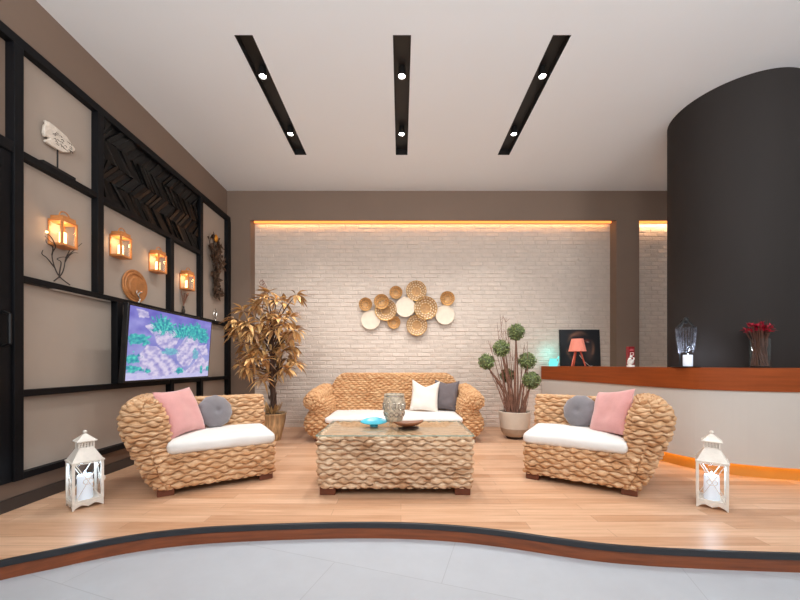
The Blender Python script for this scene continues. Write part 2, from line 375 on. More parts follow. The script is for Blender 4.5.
def tower(name, keys, mat, parent, rc=.06, p=.038, s=.052, amp=.009, wamp=.009, du=.0095, dv=.0029, seed=1, sgn=1):
    """keys: (center, axisA, axisB, halfA, halfB) rings along a spine; woven rows run round the rings."""
    K = np.array([list(c)+list(a)+list(b)+[ha, hb] for c, a, b, ha, hb in keys], float)
    step = np.zeros(len(K))
    for i in range(1, len(K)):
        d = 0
        for sa in (-1, 1):
            for sb in (-1, 1):
                q = lambda k: K[k, :3]+K[k, 3:6]*K[k, 9]*sa+K[k, 6:9]*K[k, 10]*sb
                d = max(d, np.linalg.norm(q(i)-q(i-1)))
        step[i] = d
    tk = np.cumsum(step); T = tk[-1]; m = max(8, int(T/dv))
    t = np.linspace(0, T, m)
    tan = np.gradient(K, tk, axis=0)
    idx = np.clip(np.searchsorted(tk, t, side='right')-1, 0, len(K)-2)
    h = (tk[idx+1]-tk[idx]); x = ((t-tk[idx])/h)[:, None]; h = h[:, None]
    R = (2*x**3-3*x**2+1)*K[idx]+(x**3-2*x**2+x)*h*tan[idx]+(-2*x**3+3*x**2)*K[idx+1]+(x**3-x**2)*h*tan[idx+1]
    ha = np.maximum(R[:, 9], .004); hb = np.maximum(R[:, 10], .004)
    mha, mhb = ha.max(), hb.max()
    na, nb, nc = max(2, int(2*max(0, mhb-rc)/du)), max(2, int(2*max(0, mha-rc)/du)), max(4, int(rc*PI/2/du))
    A, B, ca, cb = [], [], [], []
    def side(a0, b0, a1, b1, n, c_a, c_b):
        for k in range(n):
            f = k/n; A.append(a0+(a1-a0)*f); B.append(b0+(b1-b0)*f); ca.append(c_a); cb.append(c_b)
    def corner(a, b, ang):
        for k in range(nc):
            th = ang+PI/2*k/nc; A.append(a); B.append(b); ca.append(math.cos(th)); cb.append(math.sin(th))
    side(1, -1, 1, 1, na, 1, 0); corner(1, 1, 0)
    side(1, 1, -1, 1, nb, 0, 1); corner(-1, 1, PI/2)
    side(-1, 1, -1, -1, na, -1, 0); corner(-1, -1, PI)
    side(-1, -1, 1, -1, nb, 0, -1); corner(1, -1, PI*1.5)
    A, B, ca, cb = map(np.array, (A, B, ca, cb)); N = len(A)
    r = np.minimum(rc, np.minimum(ha, hb)*.98)
    pa = A[None, :]*(ha-r)[:, None]+ca[None, :]*r[:, None]
    pb = B[None, :]*(hb-r)[:, None]+cb[None, :]*r[:, None]
    C, a, b = R[:, :3], R[:, 3:6], R[:, 6:9]
    P = C[:, None, :]+a[:, None, :]*pa[..., None]+b[:, None, :]*pb[..., None]
    per = np.linalg.norm(np.roll(P, -1, 1)-P, axis=2); k = per.sum(1).argmax()
    u = np.concatenate([[0], np.cumsum(per[k])]); L = u[-1]
    v = np.concatenate([[0], np.cumsum(np.linalg.norm(np.diff(P, axis=0), axis=2).max(1)*.5+np.linalg.norm(np.diff(P, axis=0), axis=2).mean(1)*.5)])
    tu = np.roll(P, -1, 1)-np.roll(P, 1, 1); tv = np.gradient(P, axis=0)
    Nn = np.cross(tu, tv); ln = np.linalg.norm(Nn, axis=2, keepdims=True); Nn = Nn/np.maximum(ln, 1e-9)
    out = (Nn*(P-C[:, None, :])).sum() < 0
    if out: Nn = -Nn
    H = rope(np.broadcast_to(u[:-1][None, :], P.shape[:2]), np.broadcast_to(v[:, None], P.shape[:2]), L, p, s, amp, wamp, seed)
    H = H*np.clip(np.minimum(ha, hb)/.06, 0, 1)[:, None]
    P = P+Nn*H[..., None]
    P[..., 0] *= sgn
    i, j = np.meshgrid(np.arange(m-1), np.arange(N), indexing='ij')
    jn = (j+1) % N
    fa = np.stack([i*N+j, i*N+jn, (i+1)*N+jn, (i+1)*N+j], -1).reshape(-1, 4)
    uv = np.stack([np.stack([u[j], v[i]], -1), np.stack([u[j+1], v[i]], -1), np.stack([u[j+1], v[i+1]], -1), np.stack([u[j], v[i+1]], -1)], 2).reshape(-1, 4, 2)
    # close the last ring with a small woven cap
    top = P[-1].mean(0); P = np.concatenate([P.reshape(-1, 3), top[None, :]])
    jj = np.arange(0, N, 1); base = (m-1)*N
    cf2 = np.stack([base+jj, base+(jj+1) % N, base+(jj+1) % N, np.full(N, m*N)], -1)
    tri = np.stack([base+jj[::2], base+(jj[::2]+1) % N, base+(jj[::2]+2) % N, np.full(len(jj[::2]), m*N)], -1)
    if N % 2: tri[-1] = [base+N-1, base, base, m*N]
    if N % 2: tri = tri[:-1]
    fa = np.concatenate([fa, tri]); uv = np.concatenate([uv, np.tile(np.array([0., v[-1]]), (len(tri), 4, 1))])
    fl = out
    if sgn < 0: fl = not fl
    return quad_mesh(name, P.reshape(-1, 3), fa, uv, mat, parent, fl)
def woven_sheet(name, o, ux, uy, lx, ly, mat, parent, p=.038, s=.055, amp=.006, wamp=.004, seed=3, d=.008):
    nx, ny = int(lx/d), int(ly/.004)
    u, v = np.meshgrid(np.linspace(0, lx, nx), np.linspace(0, ly, ny), indexing='ij')
    H = rope(u, v, lx, p, s, amp, wamp, seed, False)
    ux, uy, o = np.array(ux, float), np.array(uy, float), np.array(o, float); n = np.cross(ux, uy)
    P = o+u[..., None]*ux+v[..., None]*uy+H[..., None]*n
    i, j = np.meshgrid(np.arange(nx-1), np.arange(ny-1), indexing='ij')
    fa = np.stack([i*ny+j, (i+1)*ny+j, (i+1)*ny+j+1, i*ny+j+1], -1).reshape(-1, 4)
    UV = np.stack([u, v], -1).reshape(-1, 2)
    return quad_mesh(name, P.reshape(-1, 3), fa, UV[fa], mat, parent)
def puff_box(name, x0, x1, y0, y1, z0, z1, mat, parent, r=.045, seed=0, crown=.02, n=26, rest=0.):
    """soft cushion slab with rounded edges and a slightly crowned, uneven top"""
    rng = random.Random(seed); hx, hy, hz = (x1-x0)/2, (y1-y0)/2, (z1-z0)/2
    mb = MB(); idx = {}
    def pt(a, b, c):
        key = (round(a, 4), round(b, 4), round(c, 4))
        if key in idx: return idx[key]
        q = Vector((a*hx, b*hy, c*hz)); inn = Vector((max(-hx+r, min(hx-r, q.x)), max(-hy+r, min(hy-r, q.y)), max(-hz+r*.98, min(hz-r*.98, q.z))))
        d = q-inn
        if d.length > 1e-6: q = inn+d.normalized()*r
        e = (1-a**4)*(1-b**4)
        q.z += (crown*e if c > 0 else 0)*abs(c)
        q.z += .006*mnoise.noise(Vector((q.x*6+seed, q.y*6, q.z*5)))*(1 if c > -.99 else 0)
        q += Vector((.005, .005, 0))*mnoise.noise(Vector((q.x*9, q.y*9+seed, q.z*14)))
        mb.v.append((q.x+(x0+x1)/2, q.y+(y0+y1)/2, q.z+(z0+z1)/2)); idx[key] = len(mb.v)-1
        return idx[key]
    def lin(k): return [math.copysign(1-(1-abs(x))**1.0, x) for x in np.linspace(-1, 1, k)]
    A, B, Cc = lin(n), lin(n), lin(9)
    for fix in (-1, 1):
        for (U, V_, f) in ((A, B, lambda a, b: (a, b, fix)), (A, Cc, lambda a, b: (a, fix, b)), (B, Cc, lambda a, b: (fix, a, b))):
            for i in range(len(U)-1):
                for j in range(len(V_)-1):
                    q = [pt(*f(U[i], V_[j])), pt(*f(U[i+1], V_[j])), pt(*f(U[i+1], V_[j+1])), pt(*f(U[i], V_[j+1]))]
                    mb.f.append(tuple(q)); mb.mi.append(0)
    o = mb.build(name, mat, parent, smooth=False)
    import bmesh
    bm = bmesh.new(); bm.from_mesh(o.data); bmesh.ops.recalc_face_normals(bm, faces=bm.faces); bm.to_mesh(o.data); bm.free()
    o.data.polygons.foreach_set('use_smooth', [True]*len(o.data.polygons)); 
    return o
def pillow_mesh(w, h, t, notch=0., seed=0, n=22, rnd=False):
    """pillow standing in the local xz plane, bottom edge on z=0, thickness along y"""
    mb = MB(); rng = random.Random(seed)
    def co(i, j, sd):
        a, b = 2*i/n-1, 2*j/n-1
        if rnd:
            rr = max(abs(a), abs(b)); l = math.hypot(a, b)
            if l > 1e-6: a, b = a/l*rr, b/l*rr
            th = math.sqrt(max(0, 1-rr**2.6))
            crease = 1-.22*math.exp(-(rr/.16)**2)
            ang = math.atan2(b, a); ru = 1+.02*math.sin(ang*11+seed)*rr
            return (a*w/2*ru, sd*t/2*th*crease, b*h/2*ru+h/2)
        th = ((1-a**4)*(1-b**4))**.62
        pa = 1-.09*(1-b*b)*abs(a)**3; pb = 1-.09*(1-a*a)*abs(b)**3
        x, z = a*w/2*pa, b*h/2*pb
        if notch and b > 0: z -= notch*max(0, 1-abs(a-.0)/.95)*b*b; th *= 1-.35*b*max(0, 1-abs(a)/.9)
        wr = .012*mnoise.noise(Vector((x*9+seed, z*9, sd)))*(th**.5)
        return (x, sd*t/2*th+wr, z+h/2)
    vs = []; id_ = {}
    for sd in (-1, 1):
        for i in range(n+1):
            for j in range(n+1):
                edge = i in (0, n) or j in (0, n)
                if edge and sd == 1: id_[(i, j, 1)] = id_[(i, j, -1)]; continue
                id_[(i, j, sd)] = len(vs); vs.append(co(i, j, sd))
    fs = []
    for i in range(n):
        for j in range(n):
            fs.append((id_[i,j,-1], id_[i+1,j,-1], id_[i+1,j+1,-1], id_[i,j+1,-1]))
            fs.append((id_[i,j,1], id_[i,j+1,1], id_[i+1,j+1,1], id_[i+1,j,1]))
    mb.add(vs, fs); return mb
def put(o, loc, face, lean, roll=0.):
    """stand a pillow: face = heading (angle about z of its front, -y at 0), lean back, roll in its plane"""
    o.matrix_world = Matrix.Translation(loc) @ Matrix.Rotation(face, 4, 'Z') @ Matrix.Rotation(-lean, 4, 'X') @ Matrix.Rotation(roll, 4, 'Y')

# ================================================================== SETTING
CEIL = 3.66; WL = -2.67; YB = 5.30; YR = 5.46
edge_px = [(-150, 600), (-60, 577), (0, 562), (50, 552), (100, 542), (150, 534), (200, 529), (250, 526.3), (300, 524.6), (350, 523.6), (400, 524), (450, 526.5), (500, 531.5), (550, 538.5), (600, 545), (650, 549), (700, 551.5), (750, 553.5), (800, 555), (900, 558), (1060, 561)]
edge = [((x-CX)/(y-HY), F/(y-HY)) for x, y in edge_px]
edge = [(p.x, p.y) for p in crom([(x, y, 0) for x, y in edge], 4)]
edge = [(-3.6, edge[0][1]-.2)]+edge+[(7., edge[-1][1])]
def offset(poly, d):
    out = []
    for i in range(len(poly)):
        a, b = Vector(poly[max(i-1, 0)]), Vector(poly[min(i+1, len(poly)-1)]); t = (b-a).normalized()
        out.append((poly[i][0]-t.y*d, poly[i][1]+t.x*d))
    return out
def strip(mb, c0, c1, z0, z1):
    """solid ribbon between two plan curves"""
    n = len(c0); vs = []
    for (x, y), (X, Y) in zip(c0, c1): vs += [(x,y,z0),(x,y,z1),(X,Y,z1),(X,Y,z0)]
    fs = []
    for i in range(n-1):
        a, b = 4*i, 4*(i+1)
        fs += [(a,b,b+1,a+1),(a+1,b+1,b+2,a+2),(a+2,b+2,b+3,a+3),(a+3,b+3,b,a)]
    fs += [(0,1,2,3),(4*n-1,4*n-2,4*n-3,4*n-4)]
    return mb.add(vs, fs)
DROP = -.097
inner = offset(edge, .022)
mb = MB(); n = len(inner)
mb.add([(x,y,0) for x,y in inner]+[(x,5.6,0) for x,y in inner], [(i,i+1,n+i+1,n+i) for i in range(n-1)])
struct(mb.build('floor', 'floor'))
mb = MB(); mb.add([(-3.6,-3.2,DROP),(7,-3.2,DROP),(7,2.6,DROP),(-3.6,2.6,DROP)], [(0,1,2,3)])
struct(mb.build('floor_lower', 'tile'))
mb = MB(); strip(mb, edge, inner, -.030, .004)
struct(mb.build('trim_1', 'trim_black', bevel=.004))
mb = MB(); strip(mb, offset(edge, .008), offset(edge, .05), DROP, -.030)
struct(mb.build('trim_2', 'trim_wood'))
mb = MB(); mb.box(WL-.12, WL, -3.2, YB+.3, DROP, CEIL)
struct(mb.build('wall_left', 'taupe'))
mb = MB(); mb.box(WL, WL+.014, 1.5, YB, .0, .085)
struct(mb.build('baseboard_left', 'skirt'))
# back wall: piers and header in front of the brick recesses
RX0, RX1, SX0, SX1, HZ = -2.315, 3.31, 3.66, 5.4, 3.21
mb = MB()
mb.box(WL, RX0, YB, YB+.3, 0, CEIL); mb.box(RX1, SX0, YB, YB+.3, 0, CEIL); mb.box(SX1, 7, YB, YB+.3, 0, CEIL)
mb.box(RX0, RX1, YB, YB+.025, HZ, CEIL); mb.box(SX0, SX1, YB, YB+.025, HZ, CEIL)
mb.box(RX0, RX1, YB+.025, YB+.3, HZ+.075, CEIL); mb.box(SX0, SX1, YB+.025, YB+.3, HZ+.075, CEIL)
struct(mb.build('wall_back', 'taupe'))
def brick_face(name, x0, x1, z0, z1, seed):
    rng = random.Random(seed); mb = MB(); bh, bw, g = .0655, .205, .008
    mb.k = 1; mb.add([(x0,YR+.003,z0),(x1,YR+.003,z0),(x1,YR+.003,z1),(x0,YR+.003,z1)], [(0,1,2,3)]); mb.k = 0
    z = z0; r = 0
    while z < z1-.01:
        x = x0-(bw*.5 if r % 2 else 0)-rng.uniform(0, .02)
        while x < x1:
            w = bw*rng.uniform(.95, 1.05); a, b = max(x0, x)+g/2, min(x1, x+w)-g/2; zz = min(z1, z+bh)
            if b-a > .015:
                y = YR-rng.uniform(.0, .004); e = .007; j = lambda: rng.uniform(-.0025, .0025)
                za, zb = z+g/2, zz-g/2
                t = rng.uniform(-.003, .003); t2 = rng.uniform(-.003, .003)
                mb.add([(a+j(),YR+.008,za+j()),(b+j(),YR+.008,za+j()),(b+j(),YR+.008,zb+j()),(a+j(),YR+.008,zb+j()),
                        (a+e+j(),y+t+t2,za+e),(b-e+j(),y-t+t2,za+e),(b-e+j(),y-t-t2,zb-e),(a+e+j(),y+t-t2,zb-e)],
                       [(4,5,6,7),(0,1,5,4),(1,2,6,5),(2,3,7,6),(3,0,4,7)])
            x += w
        z += bh; r += 1
    return struct(mb.build(name, ['brick', 'mortar']))
brick_face('wall_recess', RX0, RX1, 0, HZ+.075, 4)
brick_face('wall_recess_beside', SX0, SX1, 0, HZ+.075, 9)
# ceiling with three slots
TX, TY0, TY1, TW = (-1.275, .008, 1.303), 2.79, 4.39, .074
xs = [-3.6]+[q for t in TX for q in (t-TW, t+TW)]+[7.]; ys = [-3.2, TY0, TY1, 5.6]
mb = MB()
for i in range(len(xs)-1):
    for j in range(3):
        if j == 1 and i in (1, 3, 5): continue
        mb.add([(xs[i],ys[j],CEIL),(xs[i],ys[j+1],CEIL),(xs[i+1],ys[j+1],CEIL),(xs[i+1],ys[j],CEIL)], [(0,1,2,3)])
struct(mb.build('ceiling', 'ceil'))
mb = MB(); mb.lathe([(.537, 0), (.537, CEIL)], 96, (3.475, 3.627, 0), cap=False)
struct(mb.build('column', 'column', smooth=True))

# ---- cove lights
for nm, a, b, lab in (('cove_light_strip', RX0+.01, RX1-.01, 'long amber cove light line above the wide brick recess'), ('cove_light_strip', SX0+.01, SX1-.01, 'short amber cove light line above the narrow brick recess by the column')):
    mb = MB(); mb.box(a, b, YB+.112, YB+.128, HZ+.004, HZ+.034)
    tag(mb.build(nm, 'cove'), lab, 'light strip', 'amber cove lights')

# ---- ceiling spot tracks
def track(x, label):
    t = thing('recessed_spotlight_track', label, 'ceiling light', (x, (TY0+TY1)/2, CEIL), 0, 'recessed ceiling light slots')
    hl = (TY1-TY0)/2; mb = MB(); w, d = TW, .07
    mb.add([(-w,-hl,0),(w,-hl,0),(w,hl,0),(-w,hl,0),(-w,-hl,d),(w,-hl,d),(w,hl,d),(-w,hl,d)], [(4,5,6,7),(0,1,5,4),(1,2,6,5),(2,3,7,6),(3,0,4,7)])
    mb.build('slot_housing', 'housing', t)
    for y in (3.18, 3.98):
        yy = y-(TY0+TY1)/2
        m2 = MB(); m2.lathe([(.03, .07), (.034, .02), (.04, -.012), (.031, -.012), (.028, .004)], 24, (0, yy, 0), cap=False)
        sp = m2.build('spotlight', 'housing', t, smooth=True)
        m3 = MB(); m3.lathe([(.001, -.002), (.028, -.002)], 20, (0, yy, 0), cap=False); m3.f = [tuple(reversed(f)) for f in m3.f]
        m3.build('bulb', 'spot_face', sp)
        ld = bpy.data.lights.new('spot', 'SPOT'); ld.energy = SPOT_W*(.72 if y < 3.5 else 1.16); ld.spot_size = math.radians(100); ld.spot_blend = .65; ld.shadow_soft_size = .05; ld.color = (1., .985, .96)
        lo = bpy.data.objects.new('spot', ld); COL.objects.link(lo); lo.location = (x, y, CEIL-.03); lo.rotation_euler = (math.radians(9), 0, 0)
    return t
SPOT_W = 92.
track(TX[0], 'black ceiling slot with two spotlights slanting down toward the shelf wall side')
track(TX[1], 'black ceiling slot with two spotlights running straight above the coffee table')
track(TX[2], 'black ceiling slot with two spotlights on the side of the round column')

# ================================================================== SHELF WALL
XF = -2.61
su = thing('wall_shelving', 'tall black lattice shelving with a sliding door fixed to the taupe wall', 'shelving', (WL, 3.8, 0))
def sbox(name, y0, y1, z0, z1, mat='black', x0=WL, x1=XF, parent=su, bevel=.003):
    if name == 'post': x1 = XF+.004
    m = MB(); m.box(x0-WL, x1-WL, y0-3.8, y1-3.8, z0, z1); return m.build(name, mat, parent, bevel=bevel)
YE = 5.285
sbox('back_panel', 2.33, YE, .23, 3.2, 'taupe_panel', x1=WL+.006, bevel=0)
sbox('top_rail', 1.2, YE, 3.175, 3.243)
sbox('bottom_rail', 2.385, YE, .203, .25)
sbox('shelf', 2.385, 4.55, 2.425, 2.474)
sbox('shelf', 2.385, YE, 1.570, 1.613)
sbox('shelf', 2.385, YE, .772, .820)
sbox('post', 2.325, 2.385, .203, 3.175)
sbox('post', 2.967, 3.028, 1.613, 3.175)
sbox('post', 3.905, 3.967, .25, 2.425)
sbox('post', 4.49, 4.55, .25, 3.175)
sbox('post', 5.20, YE, .203, 3.175)
sbox('post', 3.17, 3.235, .82, 1.57)
sbox('door_rail', 1.2, 2.325, 2.425, 2.50)
sbox('light_line', 2.60, 3.12, 1.562, 1.570, 'strip_white', WL+.02, WL+.045, bevel=0)  # pale strip stands in for the line of light below this shelf
dr = sbox('door', 1.2, 2.325, .203, 2.425, x1=XF-.012)
m = MB(); y0, z0, z1 = 2.275-3.8, 1.12, 1.345
m.tube([(XF-.012-WL, y0, z0), (XF+.03-WL, y0, z0+.015), (XF+.03-WL, y0, z1-.015), (XF-.012-WL, y0, z1)], .011, 8)
m.build('handle', 'iron', dr, smooth=True)
for (y0_, y1_, z0_, z1_) in ((1.3, 2.27, 2.30, 2.36), (2.20, 2.25, 1.45, 2.30)):
    m = MB(); m.box(XF-.012-WL, XF-.006-WL, y0_-3.8, y1_-3.8, z0_, z1_); m.build('door_moulding', 'black', dr, bevel=.002)
# herringbone screen
m = MB(); rng = random.Random(5)
pn_y0, pn_y1, pn_z0, pn_z1 = 3.03, 4.49, 2.474, 3.175
m.box(0.004, .02, pn_y0-3.8, pn_y1-3.8, pn_z0, pn_z1)
bands = 4; bhh = (pn_z1-pn_z0)/bands
for b in range(bands):
    za, zb = pn_z0+b*bhh, pn_z0+(b+1)*bhh; sl = bhh*(.9 if b % 2 else -.9); wy = .052
    y = pn_y0-abs(sl)
    while y < pn_y1+abs(sl):
        th = rng.choice((.022, .028, .036, .042)); tt = rng.uniform(-.006, .006); ts = rng.uniform(-.006, .006)
        q = []
        for (yy, zz) in ((y, za), (y+wy-.004, za), (y+wy-.004+sl, zb), (y+sl, zb)):
            q.append((min(max(yy, pn_y0), pn_y1), zz))
        if max(a for a, _ in q)-min(a for a, _ in q) > .012 and not (q[0][0] == q[1][0] and q[2][0] == q[3][0]):
            vs = [(.02, a-3.8, z) for a, z in q]+[(th+(tt if k in (1, 2) else -tt)+(ts if k > 1 else -ts), a-3.8, z) for k, (a, z) in enumerate(q)]
            m.add(vs, [(4,5,6,7),(0,1,5,4),(1,2,6,5),(2,3,7,6),(3,0,4,7)])
        y += wy
m.build('herringbone_screen', 'black_gloss', su)
# television
tv = thing('television', 'flat screen tv showing a blue aquarium scene of rocks and plants', 'television', (-2.44, 3.70, .832))
TWd, THt = 1.34, .708
def tvp(x, y, z): return (x+.048*z/THt, y, z)
m = MB()
vs = [tvp(x, y, z) for x in (-.045, 0) for (y, z) in ((-TWd/2, 0), (TWd/2, 0), (TWd/2, THt), (-TWd/2, THt))]
m.add(vs, [(0,3,2,1),(4,5,6,7),(0,1,5,4),(1,2,6,5),(2,3,7,6),(3,0,4,7)])
m.build('case', 'tv_body', tv, bevel=.004)
m = MB(); m.box(-.165, -.03, -.25, .25, .2, .5); m.build('wall_bracket', 'tv_body', tv)
NX, NZ = 150, 84; bz = .018
m = MB(); rng = random.Random(2)
for j in range(NZ+1):
    for i in range(NX+1):
        m.v.append(tvp(.0015, -TWd/2+bz+(TWd-2*bz)*i/NX, bz+(THt-2*bz)*j/NZ))
for j in range(NZ):
    for i in range(NX):
        a = j*(NX+1)+i; m.f.append((a, a+1, a+NX+2, a+NX+1)); m.mi.append(0)
so = m.build('screen', 'tv_screen', tv)
def fb(x, y, o=3, s=0.):
    r = 0; a = .5
    for k in range(o): r += a*mnoise.noise(Vector((x*2**k, y*2**k, s+k*7))); a *= .55
    return r
def inpoly(x, y, P):
    c = False; j = len(P)-1
    for i in range(len(P)):
        if (P[i][1] > y) != (P[j][1] > y) and x < (P[j][0]-P[i][0])*(y-P[i][1])/(P[j][1]-P[i][1])+P[i][0]: c = not c
        j = i
    return c
# picture coordinates: x 0..1 along the screen, y 0 top .. 1 bottom
rocks = [([(.15,.24),(.3,.16),(.42,.24),(.6,.27),(.52,.4),(.45,.58),(.3,.52),(.24,.36)], .4), ([(.5,.58),(.58,.42),(.64,.28),(.77,.27),(.81,.36),(.80,.6),(.70,.8),(.6,.82),(.52,.7)], .9),
         ([(.12,.62),(.18,.50),(.28,.52),(.50,.74),(.64,.90),(.50,.92),(.40,.97),(.22,.95),(.1,.75)], -.9), ([(.64,.90),(.74,.80),(.84,.58),(.93,.7),(.99,.72),(.99,.9),(.7,.93)], .8), ([(.06,.03),(.16,.05),(.18,.12),(.10,.14)], .1), ([(.80,.46),(.94,.42),(.98,.60),(.88,.62)], .5)]
bushes = [(.10,.44,.12,.09,1), (.06,.70,.07,.09,1), (.08,.84,.09,.06,1), (.33,.20,.14,.15,2), (.55,.26,.12,.12,2), (.76,.22,.16,.16,1), (.88,.28,.10,.14,1), (.56,.89,.07,.05,1), (.78,.60,.05,.12,0), (.44,.58,.10,.07,0), (.88,.87,.025,.1,1), (.99,.86,.04,.05,1), (.2,.87,.03,.04,1), (.62,.22,.08,.1,2)]
cols = []
for j in range(NZ+1):
    for i in range(NX+1):
        x, y = i/NX, 1-j/NZ
        wx, wy = x+.03*fb(x*9, y*9, 3), y+.03*fb(x*9+5, y*9, 3)
        c = Vector((128+40*y, 124+50*y, 216+12*y))+Vector((60, 62, 34))*fb(x*6, y*6, 4)
        if y > .9+.02*fb(x*8, 1): c = Vector((212, 208, 250))+Vector((30, 34, 8))*fb(x*20, y*40)
        for P_, an in rocks:
            if inpoly(wx, wy, P_):
                st = math.sin((x*math.sin(an)+y*math.cos(an)*.8)*62+5*fb(x*7, y*7))
                k = max(0, min(1, .74+.26*st+1.0*fb(x*22, y*22, 4, 3.)))
                c = Vector((134, 130, 205)).lerp(Vector((236, 226, 252)), k)
        for bx, by, rx, ry, kd in bushes:
            d = math.hypot((x-bx)/rx, (y-by)/ry)+.9*fb(x*22, y*22, 3, bx*9)
            if kd == 2: d += .22*math.sin(math.atan2(y-by-.12, x-bx)*31)
            if d < .85:
                k = .5+1.3*fb(x*34, y*34, 3, by*5)
                if kd == 2:
                    an = math.atan2(y-by-.12, x-bx); k = .5+.3*math.sin(an*17+9*fb(x*7, y*7))+1.2*fb(x*38, y*38); d += .35*math.sin(an*23+5*fb(x*5, y*5))
                k = max(0, min(1, k))
                cc = Vector((28, 128, 168)).lerp(Vector((104, 238, 216)), k)
                if kd == 0: cc = cc.lerp(Vector((196, 200, 246)), .45)
                c = cc
        cols.append(srgb(*[max(0, min(255, q)) for q in c])+(1,))
at = so.data.color_attributes.new('pic', 'FLOAT_COLOR', 'POINT')
ca_ = np.array(cols, dtype=np.float32)
at.data.foreach_set('color', ca_.ravel())

# wall lanterns
def wall_lantern(y, z, label, src=None):
    if src:
        o = copy_tree(src); o.location = (WL, y, z); o['label'] = label; return o
    t = thing('wall_lantern', label, 'lantern', (WL, y, z), 0, 'copper wooden lanterns on the shelf wall')
    w, d, h = .13, .115, .20; q = .014
    m = MB(); m.box(0, d, 0, w, 0, .018); m.box(0, d, 0, w, h-.016, h)
    for (x, yy) in ((0, 0), (d-q, 0), (0, w-q), (d-q, w-q)): m.box(x, x+q, yy, yy+q, .018, h-.016)
    m.build('frame', 'copper_wood', t, bevel=.0015)
    m = MB(); m.box(.012, d-.004, .012, w-.012, h, h+.03); m.build('cap', 'copper_wood', t, bevel=.003)
    m = MB(); m.tube([(d*.62, w/2+.042*math.cos(PI*k/10), h+.028+.045*math.sin(PI*k/10)) for k in range(11)], .0045, 6); m.build('handle', 'copper_wood', t, smooth=True)
    m = MB(); m.lathe([(.022, .018), (.022, .112), (.018, .116), (.004, .113)], 16, (d/2, w/2, 0)); m.build('candle', 'warm_candle', t, smooth=True)
    m = MB(); m.box(d-.006, d-.004, q, w-q, .018, h-.016); m.box(q, d-q, .004, .006, .018, h-.016); m.box(q, d-q, w-.006, w-.004, .018, h-.016)
    m.build('pane', 'pane', t)
    return t
l1 = wall_lantern(2.60, 1.90, 'copper wooden lantern with lit candle above the black twigs')
LY = [(2.60, 1.90), (3.15, 1.99), (3.64, 1.98), (4.15, 1.90)]
wall_lantern(3.15, 1.99, 'copper wooden lantern with lit candle up beside the post, before the round plate', l1)
wall_lantern(3.64, 1.98, 'copper wooden lantern with lit candle past the round plate, above the tv', l1)
wall_lantern(4.15, 1.90, 'copper wooden lantern with lit candle above a small vase of dry twigs', l1)
def point(loc, e, c, r=.03):
    ld = bpy.data.lights.new('glow', 'POINT'); ld.energy = e; ld.color = c; ld.shadow_soft_size = r
    o = bpy.data.objects.new('glow', ld); COL.objects.link(o); o.location = loc
for y, z in LY: point((WL+.058, y+.065, z+.145), .62, (1., .62, .28), .02)
# fish sculpture
fs_ = thing('fish_sculpture', 'whitewashed carved fish on a black stand on the top shelf', 'sculpture', (WL+.032, 2.65, 2.474))
m = MB(); m.box(-.024, .024, -.125, .125, 0, .022); m.build('stand', 'iron', fs_, bevel=.002)
m = MB(); m.tube([(0, 0, .02), (0, 0, .19)], .005, 8); m.build('rod', 'iron', fs_)
ol = []
for zx, zy in ((100,72),(130,85),(200,140),(250,185),(290,245),(312,275),(308,290),(265,300),(225,298),(190,280),(150,255),(105,225),(100,210),(130,205),(130,192),(100,188),(88,160),(95,105),(108,95)):
    fy = 2.638*F/(CX-(30+zx/7.06)); ol.append((fy-2.65, CAMZ-(110+zy/7.06-HY)*fy/F-2.474-.26))
m = MB(); m.prism(ol, -.012, .012)
m.v = [(zz, xx, yy+.26) for xx, yy, zz in m.v]
m.build('body', 'fish', fs_, bevel=.006)
m = MB(); rng = random.Random(8)
for k in range(26):
    a, b = rng.uniform(-.06, .09), rng.uniform(-.045, .045); b -= a*.08
    m.tube([(.0135, a, .245+b), (.0135, a+.012, .251+b+rng.uniform(-.008, .008)), (.0135, a+.022, .243+b)], .0018, 4)
m.build('carving', 'fish_line', fs_)
# twig sculpture
tw = thing('twig_ornament', 'bare black twigs rising from the shelf under the first lantern', 'ornament', (WL+.035, 2.63, 1.613))
def shelfpx(px, py, x=WL+.035):
    Y = -x*F/(CX-px); return Vector((0, Y-2.63, CAMZ-(py-HY)*Y/F-1.613))
m = MB()
for pts in ([(70,285),(60,277),(55,268),(52,255),(49,246),(43,241),(38,236)], [(54,281),(61,275),(64,268),(66,258),(72,252),(76,243)], [(59,278),(60,270),(61,262),(57,259),(63,257),(70,258)], [(55,268),(47,258),(42,254),(43,250)], [(52,255),(46,247),(40,243),(39,239)], [(65,262),(68,257),(73,253),(78,253)], [(49,246),(45,238),(40,233)], [(66,258),(70,250),(69,246)]):
    q = crom([shelfpx(*p)+Vector((.05 if p[1] < 250 else .0, 0, 0)) for p in pts], 4)
    q = [Vector((v.x, v.y, max(.005, v.z))) for v in q]
    m.tube(q, [.0044*(1-.6*k/len(q)) for k in range(len(q))], 6)
m.build('twigs', 'twig_dark', tw, smooth=True)
m = MB(); m.ball(shelfpx(40, 232)+Vector((.05, 0, 0)), .009); m.build('tip_light', 'warm_candle', tw)
# round plate
pl = thing('carved_plate', 'round carved brown plate leaning on the shelf above the tv', 'plate', (WL+.012, 3.44, 1.613))
R = .162; m = MB(); rt = Matrix.Rotation(PI/2, 3, 'Y')
prof = [(.002, .004), (R*.45, .004), (R*.5, .010), (R*.55, .004), (R*.70, .004), (R*.74, .016), (R*.80, .016), (R*.84, .008), (R*.96, .012), (R, .006), (R*.98, -.004), (.002, -.004)]
m.lathe(prof, 48, (.004, 0, R), True, rot=rt)
m.build('dish', 'bronze_disc', pl, smooth=True)
m = MB(); m.lathe([(.002, .012), (R*.42, .02), (R*.66, .016), (R*.7, .004)], 40, (.006, .03, R*.92), True, rot=rt); m.build('boss', 'bronze_disc', pl, smooth=True)
